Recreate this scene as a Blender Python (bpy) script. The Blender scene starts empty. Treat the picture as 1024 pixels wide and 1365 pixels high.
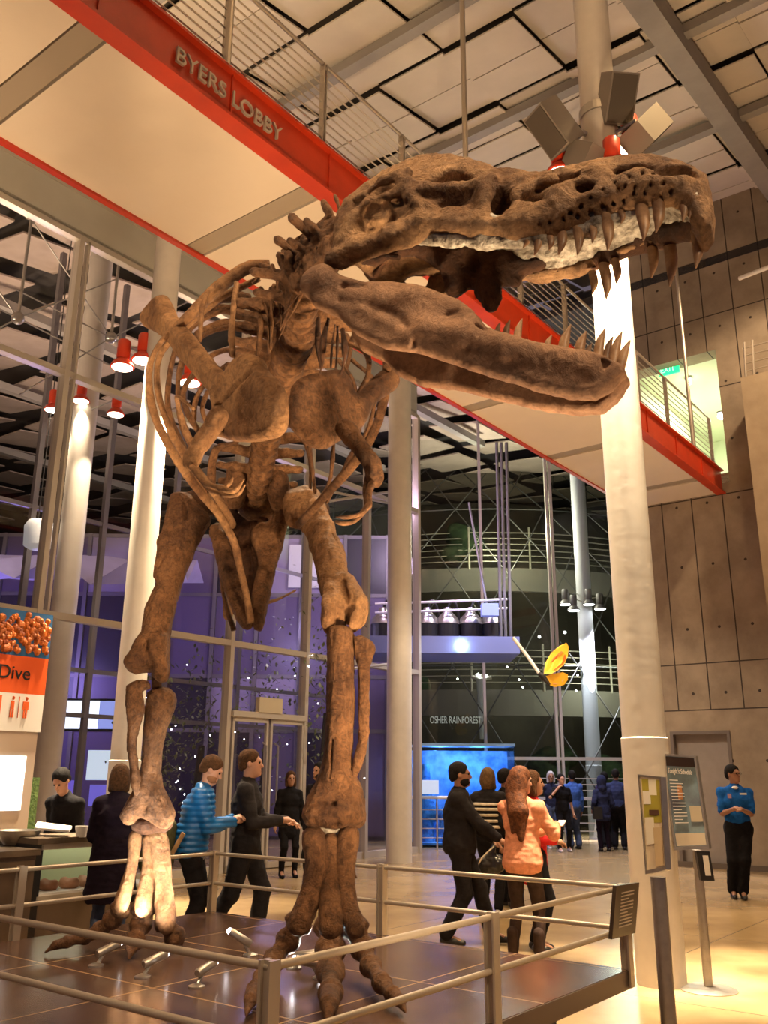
import bpy, math, random
import numpy as np
from mathutils import Vector, Matrix
random.seed(7); rng = np.random.RandomState(11)
PI = math.pi
# ---------------------------------------------------------------- camera model
F = 1194.; PITCH = math.atan(351 / F); ROLL = math.radians(.39); EYE = 1.6
_f = np.array((0, math.cos(PITCH), math.sin(PITCH))); _u = np.array((0, -math.sin(PITCH), math.cos(PITCH))); _r = np.array((1., 0, 0))
CR = math.cos(ROLL) * _r + math.sin(ROLL) * _u; CU = math.cos(ROLL) * _u - math.sin(ROLL) * _r
def ray(x, y): return _f + (x - 512) / F * CR + (682.5 - y) / F * CU
def P(x, y, D):
    d = ray(x, y); t = D / d[1]; return (d[0] * t, D, EYE + d[2] * t)
def Z(x, y, z):
    d = ray(x, y); t = (z - EYE) / d[2]; return (d[0] * t, d[1] * t, z)
AZ = math.radians(37.6)
BX = np.array((math.sin(AZ), math.cos(AZ), 0.)); WX = np.array((-math.cos(AZ), math.sin(AZ), 0.))
def G(b, w, z=0.): return (b * BX[0] + w * WX[0], b * BX[1] + w * WX[1], z)
def Gw(x, y, w):
    d = ray(x, y); t = w / (d @ WX); p = d * t; return (float(p @ BX), w, EYE + p[2])
def Gb(x, y, b):
    d = ray(x, y); t = b / (d @ BX); p = d * t; return (b, float(p @ WX), EYE + p[2])
def Zg(x, y, z):
    p = np.array(Z(x, y, z)); return (float(p @ BX), float(p @ WX), z)
sc = bpy.context.scene; COL = sc.collection
# ---------------------------------------------------------------- materials
def nd(nt, t, **k):
    n = nt.nodes.new(t)
    for a, v in k.items(): setattr(n, a, v)
    return n
def mat(name, col, rough=.5, metal=0., var=0., vscale=6., bump=0., bscale=40., emit=None, es=0., spec=None, col2=None, coat=0., detail=6, alpha=1.):
    m = bpy.data.materials.new(name); m.use_nodes = True; nt = m.node_tree; p = nt.nodes['Principled BSDF']; L = nt.links.new
    p.inputs['Base Color'].default_value = (*col, 1); p.inputs['Roughness'].default_value = rough; p.inputs['Metallic'].default_value = metal
    if spec is not None: p.inputs['Specular IOR Level'].default_value = spec
    if coat: p.inputs['Coat Weight'].default_value = coat
    if emit: p.inputs['Emission Color'].default_value = (*emit, 1); p.inputs['Emission Strength'].default_value = es
    tc = nd(nt, 'ShaderNodeTexCoord')
    if var or col2:
        n = nd(nt, 'ShaderNodeTexNoise'); n.inputs['Scale'].default_value = vscale; n.inputs['Detail'].default_value = detail; n.inputs['Roughness'].default_value = .6
        L(tc.outputs['Object'], n.inputs['Vector'])
        r = nd(nt, 'ShaderNodeValToRGB'); c2 = col2 or tuple(min(1, c * (1 + var)) for c in col); c1 = col if col2 else tuple(c * (1 - var) for c in col)
        r.color_ramp.elements[0].position = .35; r.color_ramp.elements[1].position = .65
        r.color_ramp.elements[0].color = (*c1, 1); r.color_ramp.elements[1].color = (*c2, 1)
        L(n.outputs['Fac'], r.inputs['Fac']); L(r.outputs['Color'], p.inputs['Base Color'])
    if bump:
        n = nd(nt, 'ShaderNodeTexNoise'); n.inputs['Scale'].default_value = bscale; n.inputs['Detail'].default_value = 5
        L(tc.outputs['Object'], n.inputs['Vector'])
        b = nd(nt, 'ShaderNodeBump'); b.inputs['Strength'].default_value = bump; b.inputs['Distance'].default_value = .01
        L(n.outputs['Fac'], b.inputs['Height']); L(b.outputs['Normal'], p.inputs['Normal'])
    return m
def glass(name, tint=(.9, .93, .95), refl=.6, gr=.02, trans=None):
    m = bpy.data.materials.new(name); m.use_nodes = True; nt = m.node_tree; nt.nodes.clear(); L = nt.links.new
    o = nd(nt, 'ShaderNodeOutputMaterial'); mx = nd(nt, 'ShaderNodeMixShader'); t = nd(nt, 'ShaderNodeBsdfTransparent'); g = nd(nt, 'ShaderNodeBsdfGlossy'); fr = nd(nt, 'ShaderNodeFresnel')
    t.inputs['Color'].default_value = (*tint, 1); g.inputs['Roughness'].default_value = gr; g.inputs['Color'].default_value = (refl, refl, refl, 1); fr.inputs['IOR'].default_value = 1.5
    gm = nd(nt, 'ShaderNodeNewGeometry'); iv = nd(nt, 'ShaderNodeMath', operation='SUBTRACT'); iv.inputs[0].default_value = 1.; L(gm.outputs['Backfacing'], iv.inputs[1])
    ml = nd(nt, 'ShaderNodeMath', operation='MULTIPLY'); L(fr.outputs[0], ml.inputs[0]); L(iv.outputs[0], ml.inputs[1]); L(ml.outputs[0], mx.inputs[0]); L(t.outputs[0], mx.inputs[1]); L(g.outputs[0], mx.inputs[2]); L(mx.outputs[0], o.inputs['Surface'])
    return m
# ---------------------------------------------------------------- mesh helper
def tag(o, label=None, cat=None, group=None, kind=None):
    if label: o['label'] = label
    if cat: o['category'] = cat
    if group: o['group'] = group
    if kind: o['kind'] = kind
    return o
def link(name, me, m, parent=None, off=None, smooth=False):
    o = bpy.data.objects.new(name, me); COL.objects.link(o)
    if m is not None:
        for q in (m if isinstance(m, (list, tuple)) else [m]): me.materials.append(q)
    if smooth: me.polygons.foreach_set('use_smooth', np.ones(len(me.polygons), bool))
    if parent is not None: o.parent = parent
    if off is not None:      # vertices are in world coordinates: shift them to the parent's / own base
        me.transform(Matrix.Translation(-Vector(off)))
        if parent is None: o.location = off
    me.update(); return o
def empty(name, loc, rz=0., label=None, cat=None, group=None):
    o = bpy.data.objects.new(name, None); COL.objects.link(o); o.location = loc; o.rotation_euler = (0, 0, rz); o.empty_display_size = .1
    return tag(o, label, cat, group)
def copy_tree(o, parent=None):
    c = o.copy(); COL.objects.link(c)
    if parent is not None: c.parent = parent
    for ch in list(o.children): copy_tree(ch, c)
    return c
def crm(pts, n):      # catmull-rom resample of rows
    p = np.array(pts, float)
    if len(p) < 3: 
        t = np.linspace(0, 1, n)[:, None]; return p[0] * (1 - t) + p[-1] * t
    q = np.vstack([2 * p[0] - p[1], p, 2 * p[-1] - p[-2]]); out = []
    for u in np.linspace(0, len(p) - 1, n):
        i = min(int(u), len(p) - 2); t = u - i; a, b, c, d = q[i:i + 4]
        out.append(.5 * ((2 * b) + (-a + c) * t + (2 * a - 5 * b + 4 * c - d) * t * t + (-a + 3 * b - 3 * c + d) * t ** 3))
    return np.array(out)
class M:
    def __init__(s): s.v = []; s.f = []; s.mi = []; s.cur = 0
    def add(s, vs, fs):
        k = len(s.v); s.v += [tuple(map(float, v)) for v in vs]; s.f += [tuple(k + i for i in f) for f in fs]; s.mi += [s.cur] * len(fs); return s
    def hexa(s, c):    # 8 corners bottom 4 ccw, top 4
        return s.add(c, [(3, 2, 1, 0), (4, 5, 6, 7), (0, 1, 5, 4), (1, 2, 6, 5), (2, 3, 7, 6), (3, 0, 4, 7)])
    def box(s, x0, x1, y0, y1, z0, z1, fn=None):
        c = [(x0, y0, z0), (x1, y0, z0), (x1, y1, z0), (x0, y1, z0), (x0, y0, z1), (x1, y0, z1), (x1, y1, z1), (x0, y1, z1)]
        if fn: c = [fn(*p) for p in c]
        return s.hexa(c)
    def g(s, b0, b1, w0, w1, z0, z1): return s.box(b0, b1, w0, w1, z0, z1, G)
    def tube(s, pts, r, n=10, cap=True, flat=1., up=None, m=None):
        p = np.array(pts, float)
        if m: rr = r if np.ndim(r) else [r] * len(p); q = crm(np.hstack([p, np.array(rr, float)[:, None]]), m); p = q[:, :3]; r = q[:, 3]
        k = len(p); r = np.ones(k) * np.array(r, float); T = np.gradient(p, axis=0); T /= np.linalg.norm(T, axis=1)[:, None] + 1e-9
        u = np.array(up if up is not None else (0, 0, 1.), float)
        if abs(T[0] @ u) > .95 * np.linalg.norm(u): u = np.array((1., 0, 0))
        vs = []
        for i in range(k):
            u = u - (u @ T[i]) * T[i]; u /= np.linalg.norm(u) + 1e-9; w = np.cross(T[i], u)
            for j in range(n):
                a = 2 * PI * j / n; vs.append(p[i] + r[i] * (math.cos(a) * u + flat * math.sin(a) * w))
        fs = [(i * n + j, i * n + (j + 1) % n, (i + 1) * n + (j + 1) % n, (i + 1) * n + j) for i in range(k - 1) for j in range(n)]
        if cap: fs += [tuple(range(n))[::-1], tuple((k - 1) * n + j for j in range(n))]
        return s.add(vs, fs)
    def lathe(s, c, prof, n=24, axis=(0, 0, 1)):
        a = np.array(axis, float); a /= np.linalg.norm(a); u = np.cross(a, (0, 1, .01) if abs(a[1]) < .9 else (1, 0, 0)); u /= np.linalg.norm(u); w = np.cross(a, u); c = np.array(c, float); vs = []
        for r, h in prof:
            for j in range(n): t = 2 * PI * j / n; vs.append(c + a * h + r * (math.cos(t) * u + math.sin(t) * w))
        k = len(prof); fs = [(i * n + j, i * n + (j + 1) % n, (i + 1) * n + (j + 1) % n, (i + 1) * n + j) for i in range(k - 1) for j in range(n)]
        fs += [tuple(range(n))[::-1], tuple((k - 1) * n + j for j in range(n))]
        return s.add(vs, fs)
    def prism(s, poly, fn, h0, h1):   # poly of 2d, fn(x,y,h)
        k = len(poly); vs = [fn(x, y, h0) for x, y in poly] + [fn(x, y, h1) for x, y in poly]
        fs = [tuple(range(k))[::-1], tuple(range(k, 2 * k))] + [(i, (i + 1) % k, k + (i + 1) % k, k + i) for i in range(k)]
        return s.add(vs, fs)
    def sphere(s, c, r, n=12, sx=1, sy=1, sz=1):
        m = max(6, n // 2 * 2); prof = [(max(1e-4, r * math.sin(PI * i / (m // 2 + 2))), -r * math.cos(PI * i / (m // 2 + 2))) for i in range(m // 2 + 3)]
        k = len(s.v); s.lathe((0, 0, 0), prof, n)
        for i in range(k, len(s.v)): v = s.v[i]; s.v[i] = (c[0] + v[0] * sx, c[1] + v[1] * sy, c[2] + v[2] * sz)
        return s
    def mesh(s, name='m'):
        me = bpy.data.meshes.new(name); me.from_pydata(s.v, [], s.f)
        if any(s.mi): me.polygons.foreach_set('material_index', s.mi)
        return me
    def base(s):
        a = np.array(s.v); return (float((a[:, 0].min() + a[:, 0].max()) / 2), float((a[:, 1].min() + a[:, 1].max()) / 2), float(a[:, 2].min()))
    def build(s, name, m, parent=None, off='auto', smooth=False, **k):
        if off == 'auto': off = s.base() if parent is None else tuple(root_of(parent).location)
        o = link(name, s.mesh(name), m, parent, off, False)
        if smooth: sm(o)
        if k: tag(o, **k)
        return o
def root_of(o):
    while o.parent: o = o.parent
    return o
def sm(o, ang=40):
    me = o.data
    me.polygons.foreach_set('use_smooth', np.ones(len(me.polygons), bool))
    try: me.set_sharp_from_angle(angle=math.radians(ang))
    except Exception: pass
def struct(name, m, mt, **k):
    o = m.build(name, mt, None, (0, 0, 0), **k); o['kind'] = 'structure'; return o
def text(name, s, size, ext, M4, m, parent=None, label=None, align='LEFT', sx=1., font=None):
    c = bpy.data.curves.new(name, 'FONT'); c.body = s; c.size = size; c.extrude = ext; c.align_x = align
    t = bpy.data.objects.new('tmp', c); COL.objects.link(t); bpy.context.view_layer.update()
    me = bpy.data.meshes.new_from_object(t.evaluated_get(bpy.context.evaluated_depsgraph_get())); bpy.data.objects.remove(t)
    me.transform(M4 @ Matrix.Diagonal((sx, 1, 1, 1))); me.materials.clear()
    o = link(name, me, m, parent, tuple(root_of(parent).location) if parent else None)
    if label: o['label'] = label
    return o
def frame(o, x, y):   # 4x4 with origin, x axis, y axis
    x = Vector(x).normalized(); z = x.cross(Vector(y)).normalized(); y = z.cross(x)
    return Matrix(((x[0], y[0], z[0], o[0]), (x[1], y[1], z[1], o[1]), (x[2], y[2], z[2], o[2]), (0, 0, 0, 1)))
# ---------------------------------------------------------------- noise + sdf
def _h(i, j, k, s):
    n = (i * 374761393 + j * 668265263 + k * 2147483647 + s * 1274126177).astype(np.int64) & 0xffffffff
    n = ((n ^ (n >> 13)) * 1274126177) & 0xffffffff; n = n ^ (n >> 16); return (n & 0xffff) / 32768. - 1.
def vnoise(p, s=0):
    i = np.floor(p).astype(np.int64); f = p - i; f = f * f * (3 - 2 * f); r = 0
    for a in (0, 1):
        for b in (0, 1):
            for c in (0, 1):
                w = (f[:, 0] if a else 1 - f[:, 0]) * (f[:, 1] if b else 1 - f[:, 1]) * (f[:, 2] if c else 1 - f[:, 2])
                r = r + w * _h(i[:, 0] + a, i[:, 1] + b, i[:, 2] + c, s)
    return r
def fbm(p, o=4, s=0, ridge=False):
    r = 0; a = .5
    for k in range(o):
        n = vnoise(p * 2. ** k + 17.3 * k, s + k); r = r + a * ((1 - 2 * np.abs(n)) if ridge else n); a *= .5
    return r
class SDF:
    def __init__(s, lo, hi, h):
        s.h = h; s.o = np.array(lo, float); s.n = np.ceil((np.array(hi) - s.o) / h).astype(int) + 1; s.D = np.full(s.n, .25, np.float32)
        s.ax = [s.o[i] + h * np.arange(s.n[i]) for i in range(3)]
    def _win(s, lo, hi, mg):
        a = np.clip(np.floor((np.array(lo) - mg - s.o) / s.h).astype(int), 0, s.n); b = np.clip(np.ceil((np.array(hi) + mg - s.o) / s.h).astype(int) + 1, 0, s.n); return a, b
    def op(s, lo, hi, fn, k=.02, sub=False):
        a, b = s._win(lo, hi, k + 3 * s.h)
        if (b <= a).any(): return s
        X, Y, Z_ = np.meshgrid(*[s.ax[i][a[i]:b[i]] for i in range(3)], indexing='ij')
        d = fn(X, Y, Z_); v = s.D[a[0]:b[0], a[1]:b[1], a[2]:b[2]]
        if sub: d = -d; q = np.maximum(k - np.abs(v - d), 0) / max(k, 1e-6); r = np.maximum(v, d) + q * q * k / 4
        else: q = np.maximum(k - np.abs(v - d), 0) / max(k, 1e-6); r = np.minimum(v, d) - q * q * k / 4
        s.D[a[0]:b[0], a[1]:b[1], a[2]:b[2]] = r; return s
    def cap(s, a, b, ra, rb=None, k=.02, sub=False, sq=(1, 1, 1)):
        rb = ra if rb is None else rb; a = np.array(a, float); b = np.array(b, float); ba = b - a; l2 = max(ba @ ba, 1e-9); R = max(ra, rb) / min(sq)
        def fn(X, Y, Z_):
            x, y, z = X - a[0], Y - a[1], Z_ - a[2]; t = np.clip((x * ba[0] + y * ba[1] + z * ba[2]) / l2, 0, 1)
            return np.sqrt((sq[0] * (x - t * ba[0])) ** 2 + (sq[1] * (y - t * ba[1])) ** 2 + (sq[2] * (z - t * ba[2])) ** 2) - (ra + (rb - ra) * t)
        return s.op(np.minimum(a, b) - R, np.maximum(a, b) + R, fn, k, sub)
    def chain(s, pts, rs, k=.02, **kw):
        for i in range(len(pts) - 1): s.cap(pts[i], pts[i + 1], rs[i], rs[i + 1], k, **kw)
        return s
    def ell(s, c, r, k=.02, sub=False, rot=None):
        c = np.array(c, float); r = np.array(r, float); Rm = max(r) if rot is not None else r
        A = np.eye(3) if rot is None else np.array(rot.to_3x3() if hasattr(rot, 'to_3x3') else rot)
        def fn(X, Y, Z_):
            x, y, z = X - c[0], Y - c[1], Z_ - c[2]
            if rot is not None: x, y, z = (A[0, 0] * x + A[1, 0] * y + A[2, 0] * z, A[0, 1] * x + A[1, 1] * y + A[2, 1] * z, A[0, 2] * x + A[1, 2] * y + A[2, 2] * z)
            k0 = np.sqrt((x / r[0]) ** 2 + (y / r[1]) ** 2 + (z / r[2]) ** 2); k1 = np.sqrt((x / r[0] ** 2) ** 2 + (y / r[1] ** 2) ** 2 + (z / r[2] ** 2) ** 2) + 1e-9
            return k0 * (k0 - 1) / k1
        return s.op(c - Rm, c + Rm, fn, k, sub)
    def mesh(s, name, noise=None):
        D = s.D.copy(); D[0] = D[-1] = .1; D[:, 0] = D[:, -1] = .1; D[:, :, 0] = D[:, :, -1] = .1
        n = D < 0; c = np.zeros([m - 1 for m in D.shape], np.int8); sl = lambda A, a: A[a[0]:A.shape[0] - 1 + a[0], a[1]:A.shape[1] - 1 + a[1], a[2]:A.shape[2] - 1 + a[2]]
        for a in [(i, j, k) for i in (0, 1) for j in (0, 1) for k in (0, 1)]: c += sl(n, a)
        I, J, K = np.nonzero((c > 0) & (c < 8)); idx = np.full(c.shape, -1, np.int64); idx[I, J, K] = np.arange(len(I))
        acc = np.zeros((len(I), 3)); cnt = np.zeros(len(I)); base = np.stack([I, J, K], 1)
        for ax in range(3):
            o1, o2 = [q for q in range(3) if q != ax]
            for u in (0, 1):
                for w in (0, 1):
                    p = base.copy(); p[:, o1] += u; p[:, o2] += w; q = p.copy(); q[:, ax] += 1
                    d0 = D[p[:, 0], p[:, 1], p[:, 2]]; d1 = D[q[:, 0], q[:, 1], q[:, 2]]; m = (d0 < 0) != (d1 < 0)
                    t = d0[m] / (d0[m] - d1[m]); pos = p[m].astype(float); pos[:, ax] += t; acc[m] += pos; cnt[m] += 1
        V = s.o + s.h * acc / cnt[:, None]; fs = []
        for ax in range(3):
            o1, o2 = [q for q in range(3) if q != ax]
            A = np.take(n, range(n.shape[ax] - 1), ax); Bn = np.take(n, range(1, n.shape[ax]), ax); p = np.stack(np.nonzero(A != Bn), 1)
            p = p[(p[:, o1] > 0) & (p[:, o2] > 0)]; a = A[p[:, 0], p[:, 1], p[:, 2]]
            def at(u, w): q = p.copy(); q[:, o1] += u; q[:, o2] += w; return idx[q[:, 0], q[:, 1], q[:, 2]]
            Q = np.stack([at(-1, -1), at(0, -1), at(0, 0), at(-1, 0)], 1); fl = a if ax != 1 else ~a
            Q[~fl] = Q[~fl][:, ::-1]; fs.append(Q)
        Fq = np.vstack(fs); Fq = Fq[(Fq >= 0).all(1)]
        me = bpy.data.meshes.new(name); me.vertices.add(len(V)); me.vertices.foreach_set('co', V.astype(np.float32).ravel())
        me.loops.add(Fq.size); me.loops.foreach_set('vertex_index', Fq.astype(np.int32).ravel()); me.polygons.add(len(Fq))
        me.polygons.foreach_set('loop_start', np.arange(0, Fq.size, 4, dtype=np.int32)); me.polygons.foreach_set('loop_total', np.full(len(Fq), 4, np.int32))
        me.update(calc_edges=True)
        if noise is not None: disp(me, noise)
        return me
def disp(me, fn):
    n = len(me.vertices); co = np.empty(n * 3, np.float32); no = np.empty(n * 3, np.float32)
    me.vertices.foreach_get('co', co); me.vertex_normals.foreach_get('vector', no); co = co.reshape(-1, 3).astype(float); no = no.reshape(-1, 3)
    co = co + no * fn(co)[:, None]; me.vertices.foreach_set('co', co.astype(np.float32).ravel()); me.update()
def put(name, me, m, parent=None, off=None, **k):
    o = link(name, me, m, parent, off, True)
    if k: tag(o, **k)
    return o
# ================================================================ DINOSAUR SKELETON
HD = .42
def W3(x, y, D): return np.array(P(x, y, D))
def pr(w, x, y, D): return w * (D / ray(x, y)[1]) / F      # pixels -> metres at that depth
def fossil(name, c1, c2, sc_=5., bump=1., crack=.6, rough=.6):
    m = mat(name, c1, rough, col2=c2, vscale=sc_, detail=8, spec=.3); nt = m.node_tree; L = nt.links.new; p = nt.nodes['Principled BSDF']; tc = [n for n in nt.nodes if n.type == 'TEX_COORD'][0]
    src = p.inputs['Base Color'].links[0].from_socket
    n = nd(nt, 'ShaderNodeTexNoise'); n.inputs['Scale'].default_value = 26; n.inputs['Detail'].default_value = 8; n.inputs['Roughness'].default_value = .75; n.inputs['Distortion'].default_value = .8; L(tc.outputs['Object'], n.inputs['Vector'])
    r = nd(nt, 'ShaderNodeValToRGB'); r.color_ramp.elements[0].position = .36; r.color_ramp.elements[1].position = .58; r.color_ramp.elements[0].color = (.22, .16, .14, 1); r.color_ramp.elements[1].color = (1.15, 1.1, 1.05, 1); L(n.outputs['Fac'], r.inputs['Fac'])
    x = nd(nt, 'ShaderNodeMixRGB', blend_type='MULTIPLY'); x.inputs[0].default_value = crack; L(src, x.inputs[1]); L(r.outputs['Color'], x.inputs[2]); L(x.outputs[0], p.inputs['Base Color'])
    n2 = nd(nt, 'ShaderNodeTexNoise'); n2.inputs['Scale'].default_value = 16; n2.inputs['Detail'].default_value = 12; n2.inputs['Roughness'].default_value = .72; n2.inputs['Distortion'].default_value = .6; L(tc.outputs['Object'], n2.inputs['Vector'])
    b = nd(nt, 'ShaderNodeBump'); b.inputs['Strength'].default_value = bump; b.inputs['Distance'].default_value = .045; L(n2.outputs['Fac'], b.inputs['Height']); L(b.outputs['Normal'], p.inputs['Normal']); return m
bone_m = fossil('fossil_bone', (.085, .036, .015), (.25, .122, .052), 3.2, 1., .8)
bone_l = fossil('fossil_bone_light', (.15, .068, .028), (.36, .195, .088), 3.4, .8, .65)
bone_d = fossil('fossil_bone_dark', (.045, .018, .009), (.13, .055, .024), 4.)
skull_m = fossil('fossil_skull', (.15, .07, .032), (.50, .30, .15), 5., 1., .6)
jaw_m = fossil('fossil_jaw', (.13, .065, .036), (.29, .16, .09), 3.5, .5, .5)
tooth_m = mat('fossil_tooth', (.24, .13, .065), .35, col2=(.46, .28, .15), vscale=22, bump=.2)
matrix_m = mat('plaster_matrix', (.10, .075, .05), .55, col2=(.48, .43, .35), vscale=26, bump=1., bscale=70)
steel_d = mat('armature_steel', (.05, .045, .04), .45, .6)
dino = empty('dinosaur_skeleton', Z(330, 1290, HD), 0, 'mounted brown fossil skeleton of a huge two-legged dinosaur with gaping toothed jaws', 'dinosaur skeleton')
DO = tuple(dino.location)
def nz(a, f, s=0, r=.0, fr=20): return lambda c: a * fbm(c * f, 4, s) + (r * fbm(c * fr, 3, s + 9, True) if r else 0)
def bone(name, pts, h=.011, m=None, k=.03, noise=None, extra=None, flat=None, label=None):
    """pts: list of chains; a chain is a list of (px, py, depth, half width in px)"""
    ch = [[(W3(*p[:3]), pr(p[3], *p[:3])) for p in c] for c in pts]
    allp = np.array([q[0] for c in ch for q in c]); R = max(q[1] for c in ch for q in c) * 1.3 + .03
    s = SDF(allp.min(0) - R, allp.max(0) + R, h)
    for c in ch:
        p4 = crm([list(q[0]) + [q[1]] for q in c], max(3, 3 * len(c) - 2)) if len(c) > 2 else np.array([list(q[0]) + [q[1]] for q in c])
        s.chain(p4[:, :3], p4[:, 3], k)
    if extra: extra(s)
    me = s.mesh(name, noise or (lambda c: .009 * fbm(c * 3.5, 3, len(name)) + .006 * fbm(c * np.array((22, 22, 7)), 3, 5, True) + .003 * fbm(c * 40, 2, 2)))
    o = put(name, me, m or bone_m, dino, DO)
    if label: o['label'] = label
    return o
def ribtube(name, pts, m=None, flat=.55, n=10, ns=26, am=.004, up=(0, 1, .2), parent=None):
    q = [list(W3(*p[:3])) + [pr(p[3], *p[:3]) * (1.15 if name == 'rib' else 1)] for p in pts]; q = crm(q, ns)
    mm = M().tube(q[:, :3], np.abs(q[:, 3]) + .001, n, flat=flat, up=up); me = mm.mesh(name); me.update(); disp(me, lambda c: am * fbm(c * 9, 3, 3) * 2)
    return put(name, me, m or bone_m, parent or dino, DO)
# ---------------------------------------------------------------- skull
YW = math.radians(25); FD = np.array((math.cos(YW), -math.sin(YW), 0)); NL = np.array((math.sin(YW), math.cos(YW), 0)); UP = np.array((0, 0, 1.))
SO = W3(433, 350, 3.12) + .24 * NL
def hw(x): x = np.asarray(x, float); return np.interp(x, [-.2, 0, .3, .55, .75, 1.0, 1.25, 1.36, 1.43, 1.47], [.22, .24, .24, .21, .18, .16, .148, .13, .09, .04])
def sl_(px, py, Y):
    d = ray(px, py); E0 = np.array((0, 0, EYE)); t = ((SO - E0) @ NL + Y) / (d @ NL); p = E0 + d * t - SO
    return float(p @ FD), Y, float(p[2])
def sq(px, py, side=-1, inset=0.):
    x = .6
    for _ in range(6): Y = side * (float(hw(x)) - inset); x, _, z = sl_(px, py, Y)
    return (x, Y, z)
def s2w(v): v = np.asarray(v, float); return SO + v[..., :1] * FD + v[..., 1:2] * NL + v[..., 2:3] * UP
def polysdf(X, Z_, poly):
    p = np.array(poly, float); d = np.full(X.shape, 1e9); ins = np.zeros(X.shape, bool); k = len(p)
    for i in range(k):
        a, b = p[i], p[(i + 1) % k]; e = b - a; wx, wz = X - a[0], Z_ - a[1]; t = np.clip((wx * e[0] + wz * e[1]) / (e @ e + 1e-12), 0, 1)
        d = np.minimum(d, (wx - t * e[0]) ** 2 + (wz - t * e[1]) ** 2)
        c = (a[1] > Z_) != (b[1] > Z_); ins ^= c & (X < (b[0] - a[0]) * (Z_ - a[1]) / (b[1] - a[1] + 1e-12) + a[0])
    d = np.sqrt(d); return np.where(ins, -d, d)
def smax(a, b, k): q = np.maximum(k - np.abs(a - b), 0) / k; return np.maximum(a, b) + q * q * k / 4
top_px = [(452, 292), (458, 270), (476, 250), (508, 222), (542, 205), (580, 199), (618, 207), (662, 221), (706, 231), (738, 226), (783, 216), (815, 211), (854, 208), (892, 212), (925, 221), (941, 235)]
bot_px = [(946, 275), (944, 292), (932, 300), (921, 285), (893, 262), (860, 270), (838, 278), (805, 288), (772, 302), (728, 311), (700, 312), (673, 312), (635, 309), (600, 306), (572, 312), (538, 325), (500, 333), (471, 346), (449, 356), (433, 350)]
tp = [sl_(x, y, -float(hw(max(0, (x - 433) / 510 * 1.47))) * .55) for x, y in top_px]
bp = [sq(x, y) for x, y in bot_px]
poly = [(a[0], a[2]) for a in tp + bp]
def toothline(X): 
    b = sorted((q[0], q[2]) for q in bp); return np.interp(X, [q[0] for q in b], [q[1] for q in b])
sk = SDF((-.14, -.34, -.28), (1.56, .34, .58), .0062)
X2, Z2 = np.meshgrid(sk.ax[0], sk.ax[2], indexing='ij'); D2 = polysdf(X2, Z2, poly); HW = hw(X2); ztop = .42 - .2 * np.clip(X2 / .9, 0, 1)
HWz = HW * (1 - .42 * np.clip((Z2 - toothline(X2) - .05) / .42, 0, 1) ** 1.5)
Yv = np.abs(sk.ax[1])[None, :, None]
body = smax(D2[:, None, :], (Yv - HWz[:, None, :]) * .9, .07)
zp = toothline(X2) + .085 + .05 * np.clip(1 - X2 / .6, 0, 1)
cav = np.maximum(np.maximum(Yv - (HW - .05)[:, None, :], (Z2 - zp)[:, None, :]), (X2 - 1.36)[:, None, :])
sk.D = smax(body, -cav, .02).astype(np.float32)
def rec(px, py, rx, ry, dep, ang=0, k=.03, side=-1):
    c = sq(px, py, side); s = 3.3 / F; R_ = Matrix.Rotation(-math.radians(ang), 3, 'Y')
    hz = float(hw(c[0])) * (1 - .42 * max(0, min(1, (c[2] - float(toothline(c[0])) - .05) / .42)) ** 1.5)
    for sd in (-1, 1): sk.ell((c[0], sd * hz, c[2]), (rx * s, dep, ry * s * 1.05), k, True, R_)
for a in [(601, 236, 30, 15, .07, -4), (604, 268, 24, 10, .03, 8), (664, 272, 21, 27, .09, -10), (497, 302, 30, 13, .06, -32), (516, 286, 12, 12, .04), (502, 246, 38, 11, .045, -38),
          (781, 256, 19, 8, .05, -22), (908, 229, 24, 8, .075, 8), (560, 244, 16, 8, .02), (475, 274, 12, 9, .03), (530, 262, 14, 8, .02), (622, 286, 18, 5, .015)]: rec(*a)
def ridge(pts, r, k=.035):
    q = [sq(x, y, -1, .008) for x, y in pts]
    for sd in (1, -1): sk.chain([(a[0], a[1] * sd, a[2]) for a in q], [r] * len(q), k)
ridge([(532, 234), (548, 262), (561, 275), (600, 283), (643, 293)], .014); ridge([(534, 240), (565, 250), (600, 253), (640, 246), (652, 236)], .013)
ridge([(441, 346), (476, 330), (520, 312), (561, 293), (600, 298), (634, 302), (693, 300), (740, 300)], .022); ridge([(652, 240), (646, 262), (643, 294)], .018)
ridge([(690, 262), (735, 244), (790, 232), (850, 224)], .016, .05); ridge([(690, 300), (752, 280), (800, 262), (850, 248), (905, 250)], .03, .07)
ridge([(455, 320), (470, 290), (492, 270), (530, 255)], .014); ridge([(700, 285), (750, 262), (800, 245)], .022, .06); ridge([(474, 266), (512, 240), (545, 228)], .012)
for a in [(905, 229, 25, 9, .075, 8), (782, 256, 17, 7, .045, -22), (735, 250, 26, 5, .03, -8), (712, 268, 18, 5, .03, -25), (757, 236, 24, 4, .022, -12), (845, 230, 26, 4, .02, -6), (700, 292, 20, 4, .02, -4)]: rec(*a)
for x, y in [(895, 258), (868, 252), (822, 252), (806, 262), (790, 270), (776, 280), (762, 288), (880, 262), (835, 256), (805, 278), (818, 272), (832, 268), (846, 262), (860, 260), (788, 285), (770, 290), (752, 296), (842, 245), (858, 240), (872, 238), (885, 250), (735, 300), (720, 303), (848, 256), (826, 258)]:
    c = sq(x, y)
    for sd in (1, -1): sk.ell((c[0], (c[1] - .012) * sd, c[2]), (.009, .034, .009), .006, True)
def skn(c): return .010 * fbm(c * 8, 4, 1) + .009 * fbm(c * np.array((10, 14, 16)), 4, 5, True) + .004 * fbm(c * 60, 2, 8)
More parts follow.
